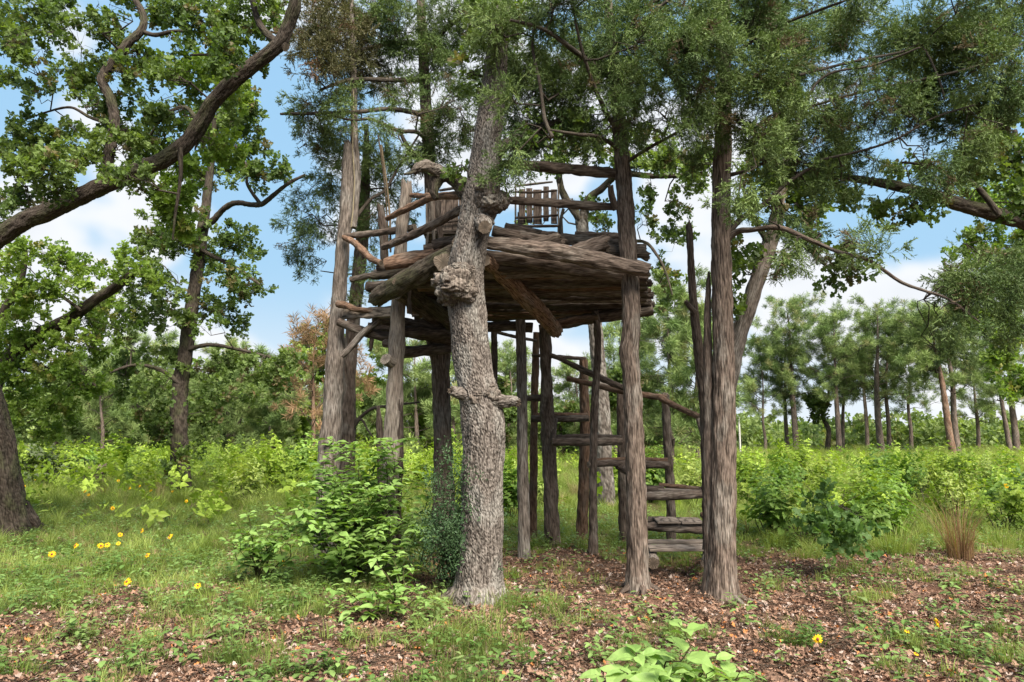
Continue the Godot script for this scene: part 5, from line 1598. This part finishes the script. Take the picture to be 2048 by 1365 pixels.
func grass_clump(called: String, label: String, at: Vector3, h: float, w: float, n: int, pal: Array, upright: float, seed_: int, category := "grass clump") -> void:
	rng.seed = seed_
	var mb := MB.new()
	for k in n:
		var a := rf(0, TAU)
		var r := w * 0.35 * sqrt(rng.randf())
		var root := at + Vector3(cos(a) * r, -0.02, sin(a) * r)
		var hh := h * lerpf(0.3, 1.0, pow(rng.randf(), 1.4))
		var lean := Vector3(cos(a + rf(-0.7, 0.7)), 0, sin(a + rf(-0.7, 0.7))) * hh * rf(0.05, 0.75) * upright
		var side := lean.cross(Vector3.UP).normalized().rotated(Vector3.UP, rf(-1, 1)) * rf(0.0015, 0.0035)
		var c := pick(pal, root * 3.0)
		var pa := root
		for s in 5:
			var t := (s + 1) / 5.0
			var pb := root + Vector3.UP * hh * (t - 0.28 * t * t * upright) + lean * t * t
			var wa := 1.0 - pow((s / 5.0), 2)
			var wb := 1.0 - t * t
			mb.tri(pa - side * wa, pb - side * wb, pa + side * wa, c)
			if s < 4: mb.tri(pa + side * wa, pb - side * wb, pb + side * wb, c)
			pa = pb
	tag(part(called, mb, M.blade, self), label, category)

func flower(label: String, group: String, px: float, py: float, d: float, size: float, facing: Vector3, seed_: int) -> void:
	rng.seed = seed_
	var p := P(px, py, d)
	var ground := land(p.x, p.z)
	if p.y < ground + 0.05: p.y = ground + 0.05
	var base := Vector3(p.x + rf(-0.04, 0.04), ground, p.z + rf(-0.04, 0.04))
	var o := thing("wildflower", base, label, "flower", group)
	var st := MB.new()
	twig(st, bend(base, p, 5, 0.1), 0.0022, 0.0016, "stem", 5)
	part("stem", st, M.wood, o)
	var lf := MB.new()
	for k in 4:
		var q := base.lerp(p, rf(0.05, 0.7))
		var a := rf(0, TAU)
		leaf(lf, q, Vector3(cos(a), 0.5, sin(a)).normalized(), Vector3.UP, rf(0.03, 0.06), 0.018, SMALL_LEAF, 0.2, 0.3, Color(0.10, 0.16, 0.04))
	part("leaves", lf, M.leaf, o)
	facing = facing.normalized()
	var x := facing.cross(Vector3.UP).normalized()
	var y := x.cross(facing)
	var n := 11
	var pm := MB.new()
	for k in n:
		var a := TAU * k / n + rf(-0.08, 0.08)
		var dir := (x * cos(a) + y * sin(a) - facing * rf(-0.05, 0.3)).normalized()
		var c := mixc(Color(0.80, 0.42, 0.01), Color(0.85, 0.58, 0.03), rng.randf())
		leaf(pm, p + dir * size * 0.22, dir, facing, size * rf(0.65, 0.85), size * 0.36, SMALL_LEAF, 0.15, rf(0.0, 0.4), c)
	part("petals", pm, M.petal, o)
	var disc := SphereMesh.new()
	disc.radius = size * 0.27
	disc.height = size * 0.40
	disc.radial_segments = 12
	disc.rings = 6
	var dm: StandardMaterial3D = M.disc
	disc.material = dm
	var m := MeshInstance3D.new()
	m.name = "disc"
	m.mesh = disc
	m.transform = Transform3D(Basis(x, facing, y), p + facing * size * 0.06 - base)
	o.add_child(m)

func small_things() -> void:
	grass_clump("bluestem_clump", "tall reddish dry grass clump at the right beside the path", G(1922, 1118), 1.15, 0.42, 330, [Color(0.17, 0.10, 0.06), Color(0.34, 0.22, 0.13), Color(0.24, 0.25, 0.09)], 0.75, 4001)
	grass_clump("grass_clump", "arching green grass clump left of the reddish dry clump", G(1790, 1112), 0.75, 0.7, 420, FIELD_PAL, 1.1, 4002)
	grass_clump("grass_clump", "straw-tipped grass tussock below the oak seedling", G(1700, 1115), 0.55, 0.6, 300, [Color(0.13, 0.18, 0.05), Color(0.27, 0.24, 0.12)], 1.1, 4003)
	grass_clump("grass_clump", "leafy grass clump right of the reddish dry clump", G(2000, 1090), 0.6, 0.9, 380, FIELD_PAL, 1.1, 4004)
	grass_clump("grass_clump", "arching green clump behind the reddish dry clump", G(1880, 1075), 0.8, 0.8, 400, FIELD_PAL, 1.0, 4012)
	grass_clump("grass_clump", "tall blue-green grass clump in the left meadow", G(150, 985), 0.75, 1.3, 420, [Color(0.10, 0.18, 0.07), Color(0.20, 0.29, 0.13)], 1.0, 4005)
	grass_clump("dry_grass_clump", "straw-coloured tall grass in front of the slender meadow oak", G(322, 1010), 1.1, 0.5, 120, [Color(0.33, 0.26, 0.14), Color(0.44, 0.36, 0.22)], 0.5, 4006)
	grass_clump("grass_clump", "fine upright grass clump in front of the meadow oak's straw grass", G(250, 1035), 0.7, 0.5, 180, FIELD_PAL, 0.7, 4007)
	grass_clump("grass_clump", "grass clump at the gnarled oak's right foot", G(1000, 1215), 0.32, 0.5, 200, GRASS_PAL, 1.1, 4008)
	grass_clump("grass_clump", "sprawling grass clump in the centre foreground below the oak", G(960, 1265), 0.36, 0.8, 300, GRASS_PAL, 1.3, 4009)
	grass_clump("grass_clump", "grass clump in the foreground left of centre", G(870, 1290), 0.28, 0.8, 260, GRASS_PAL, 1.3, 4010)
	grass_clump("grass_clump", "green grass clump at the left edge trunk's foot", G(30, 1095), 0.3, 0.5, 140, GRASS_PAL, 1.1, 4011)
	grass_clump("grass_clump", "short bright tuft on the bare path right of centre", G(1595, 1240), 0.12, 0.3, 140, GRASS_PAL, 1.2, 4013)
	# flowers: left meadow, then the two large ones and their neighbours at the right
	var spots := ["71,959", "47,973", "103,1109", "150,1092", "169,983", "176,990", "201,1092", "214,1090", "236,1087", "240,1070", "283,1062", "225,1017", "258,977", "278,973", "301,981", "315,962", "344,983", "372,1003", "441,986", "339,1073", "294,1111", "253,1164", "395,1172", "566,1126", "236,962"]
	var order := ["first", "second", "third", "fourth", "fifth", "sixth", "seventh", "eighth", "ninth", "tenth", "eleventh", "twelfth", "thirteenth", "fourteenth", "fifteenth", "sixteenth", "seventeenth", "eighteenth", "nineteenth", "twentieth", "twenty-first", "twenty-second", "twenty-third", "twenty-fourth", "twenty-fifth"]
	var xs := []
	for s in spots:
		xs.append(s.split_floats(",")[0])
	xs.sort()
	for k in spots.size():
		var f: PackedFloat64Array = spots[k].split_floats(",")
		var rank := xs.find(f[0])
		xs[rank] = -1.0
		rng.seed = 5000 + k
		var face := Vector3(rf(-0.8, 0.8), rf(0.2, 1.0), 1.0)
		flower("small yellow-orange wildflower in the left grass, %s from the left edge" % order[rank], "yellow wildflowers in the left meadow", f[0], f[1], ground_d(f[1] + 34), rf(0.032, 0.045), face, 5100 + k)
	flower("yellow flower with dark red centre facing the camera, lower right foreground", "yellow wildflowers at the right", 1636, 1279, 4.95, 0.036, Vector3(-0.3, 0.25, 1), 5201)
	flower("large yellow flower turned sideways on the leaf litter at right", "yellow wildflowers at the right", 1877, 1246, 5.2, 0.044, Vector3(1.0, 0.2, 0.25), 5202)
	flower("small yellow bloom low beside the sideways yellow flower", "yellow wildflowers at the right", 1815, 1263, 5.2, 0.022, Vector3(0.2, 1, 0.5), 5203)
	flower("tiny yellow bloom on the litter at the lower right", "yellow wildflowers at the right", 1833, 1308, 4.75, 0.018, Vector3(0.2, 1, 0.5), 5204)
	flower("yellow wildflower among the shrubs at the right edge", "yellow wildflowers at the right", 2014, 972, 12.0, 0.05, Vector3(-0.2, 0.3, 1), 5205)
	# oak seedling
	rng.seed = 4101
	var t := tree("oak_seedling", G(1655, 1090), "dark green oak seedling with large lobed leaves left of the grass clumps", "sapling")
	var mb := MB.new()
	var sp := path("1655,1092,7;1640,1060,6;1660,1030,5;1690,1005,4;1720,990,2", 8.2, 7.9)
	twig(mb, sp[0], 0.008, 0.003, "twig", 6)
	part("stem", mb, M.wood, t.root)
	t.limbs.append(sp)
	boughs(t, "1660,1010,22,14;1700,1020,26,14;1730,1040,18,10;1690,1060,22,12;1655,1045,18,12;1720,1070,16,8", 8.0, 0.2, 6.0, 2, 1.1, [Color(0.07, 0.15, 0.04), Color(0.13, 0.23, 0.07)], 0.5)
	finish_tree(t, "oak", 3)
	# branches, sticks and stump
	for row in ["1036,1183,7;1060,1186,10;1110,1182,8|stick|dark rotting stick lying right of the gnarled oak's foot", "565,1343,7;620,1336,9;700,1310,7|stick|pale forked stick on the litter at the bottom left of centre", "640,1330,5;690,1345,6;740,1350,4|stick|short grey stick at the bottom, below the low bright shrub", "1100,1246,5;1200,1256,6;1270,1262,4|stick|thin mossy stick on the red soil in the foreground", "1250,1215,4;1330,1225,5;1400,1245,3|stick|slender stick across the bare soil below the stair", "1700,1330,8;1800,1355,9;1880,1372,7|stick|dark stick on the litter at the bottom right", "900,1330,6;935,1318,12;955,1298,10|stick|brown curled bark piece in the bottom centre", "1480,1195,5;1500,1203,8;1530,1212,5|stick|pale root end right of the large cedar's foot", "20,1320,5;90,1330,6;170,1318,4|stick|thin grey stick at the bottom left corner"]:
		var f: PackedStringArray = row.split("|")
		var pr := path(f[0], 5.0)
		var pts := PackedVector3Array()
		var rows := f[0].split(";")
		for q in rows:
			var n := q.split_floats(",")
			var g := G(n[0], n[1])
			pts.append(g + Vector3.UP * px_size(n[2], n[1], -g.z) * 0.4)
		var rad := PackedFloat32Array()
		for k in rows.size(): rad.append(px_size(rows[k].split_floats(",")[2], 1200, -pts[k].z) * 0.42)
		rng.seed = f[2].length()
		var m := MB.new()
		tube(m, pts, rad, "log" if not "pale" in f[2] else "bare", 12, 0.03, true, 1.0, 0.8)
		tag(part(f[1], m, M.wood, self), f[2], "stick")
	var stump := MB.new()
	rng.seed = 4201
	var sb := G(182, 975)
	tube(stump, PackedVector3Array([sb - Vector3.UP * 0.1, sb + Vector3(0.05, 0.25, 0), sb + Vector3(0.1, 0.52, 0)]), PackedFloat32Array([0.34, 0.29, 0.26]), "oakdark", 24, 0.05, true, 0.7, 0.8)
	tag(part("stump", stump, M.wood, self), "dark tree stump behind the blue-green grass in the left meadow", "stump")
	# rusty steel fence post
	var post := MB.new()
	var g2 := G(1954, 985)
	var top := P(1951, 932, -g2.z)
	plank(post, g2 - Vector3.UP * 0.2, Vector3(g2.x, top.y, g2.z), Vector3(0, 0, 1), 0.05, 0.03, Color(0.07, 0.03, 0.02), 0.0)
	tag(part("fence_post", post, M.metal, self), "dark rusty steel fence post among the shrubs at right", "post")
	# white pole far off
	var pg := P(1481, 902, 45)
	var wp := thing("white_pole", Vector3(pg.x, 0, pg.z), "thin white pole far off just right of the large cedar", "pole")
	var pm := MB.new()
	twig(pm, PackedVector3Array([Vector3(pg.x, -0.1, pg.z), Vector3(pg.x, P(1481, 835, 45).y, pg.z)]), 0.06, 0.06, "stem", 8)
	for k in pm.c.size(): pm.c[k] = Color(0.62, 0.62, 0.60)
	part("shaft", pm, M.wood, wp)
	# ropes and vines hanging by the left snag
	for row in ["707,180,2;705,300,2.5;709,360,2.5;706,420,2;702,455,2|8.8|hanging_rope|pale cord dangling down the right side of the leaning grey snag|0.42,0.36,0.24", "762,290,3;768,330,4;776,390,4;780,440,3;781,505,2|8.5|vine_stem|thin tan vine hanging between the grey snag and the bare post|0.22,0.17,0.11", "756,270,2;766,340,3;772,400,3;776,470,3;774,510,2|8.6|vine_stem|second thin vine twisting beside the tan one|0.17,0.13,0.09", "1247,560,1.5;1244,640,1.5;1238,690,1.5|9.1|hanging_rope|fine dark string hanging below the back beam by the front cedar|0.2,0.18,0.15"]:
		var f: PackedStringArray = row.split("|")
		var pr := path(f[0], f[1].to_float())
		var m := MB.new()
		twig(m, pr[0], pr[1][1], pr[1][2], "twig", 6)
		var cf := f[4].split_floats(",")
		for k in m.c.size(): m.c[k] = Color(cf[0], cf[1], cf[2])
		tag(part(f[2], m, M.wood, self), f[3], "rope" if "rope" in f[2] else "vine")

# ----------------------------------------------------------------

func _ready() -> void:
	var cam := Camera3D.new()
	cam.name = "camera"
	add_child(cam)
	cam.position = Vector3(0, EYE, 0)
	cam.rotation = Vector3(PITCH, 0, 0)
	cam.fov = rad_to_deg(2.0 * atan(682.5 / FOCAL))
	cam.near = 0.05
	cam.far = 2000.0
	cam.current = true

	var env := Environment.new()
	env.background_mode = Environment.BG_SKY
	var sky := Sky.new()
	var pan := PanoramaSkyMaterial.new()
	pan.panorama = make_sky()
	sky.sky_material = pan
	env.sky = sky
	env.background_energy_multiplier = 0.35
	env.tonemap_mode = Environment.TONE_MAPPER_LINEAR
	env.tonemap_exposure = 3.0
	env.sdfgi_enabled = true
	env.ssao_enabled = true
	env.ssil_enabled = true
	var we := WorldEnvironment.new()
	we.name = "environment"
	we.environment = env
	add_child(we)

	var sun := DirectionalLight3D.new()
	sun.name = "sun"
	sun.light_color = Color(1.0, 0.96, 0.9)
	sun.light_energy = 1.6
	sun.light_angular_distance = 42.0
	sun.shadow_enabled = true
	sun.rotation = Vector3(deg_to_rad(-50), deg_to_rad(28), 0)
	add_child(sun)

	soft.noise_type = FastNoiseLite.TYPE_SIMPLEX_SMOOTH
	soft.fractal_type = FastNoiseLite.FRACTAL_NONE
	soft.frequency = 1.0
	soft.seed = 3
	fine.noise_type = FastNoiseLite.TYPE_SIMPLEX_SMOOTH
	fine.fractal_type = FastNoiseLite.FRACTAL_FBM
	fine.fractal_octaves = 3
	fine.frequency = 1.0
	fine.seed = 17
	cells.noise_type = FastNoiseLite.TYPE_CELLULAR
	cells.cellular_return_type = FastNoiseLite.RETURN_DISTANCE2_SUB
	cells.fractal_type = FastNoiseLite.FRACTAL_NONE
	cells.frequency = 1.0
	cells.seed = 23

	make_materials()
	var disc := StandardMaterial3D.new()
	disc.resource_name = "flower_disc"
	disc.albedo_color = Color(0.16, 0.035, 0.02).linear_to_srgb()
	disc.roughness = 0.9
	M.disc = disc
	make_leaf_meshes()
	make_ground()
	background()
	left_oaks()
	right_oaks()
	front_oak()
	cedar_front()
	cedar_right()
	cedar_back()
	tree_house()
	log_stair()
	shrubs()
	ground_cover()
	small_things()
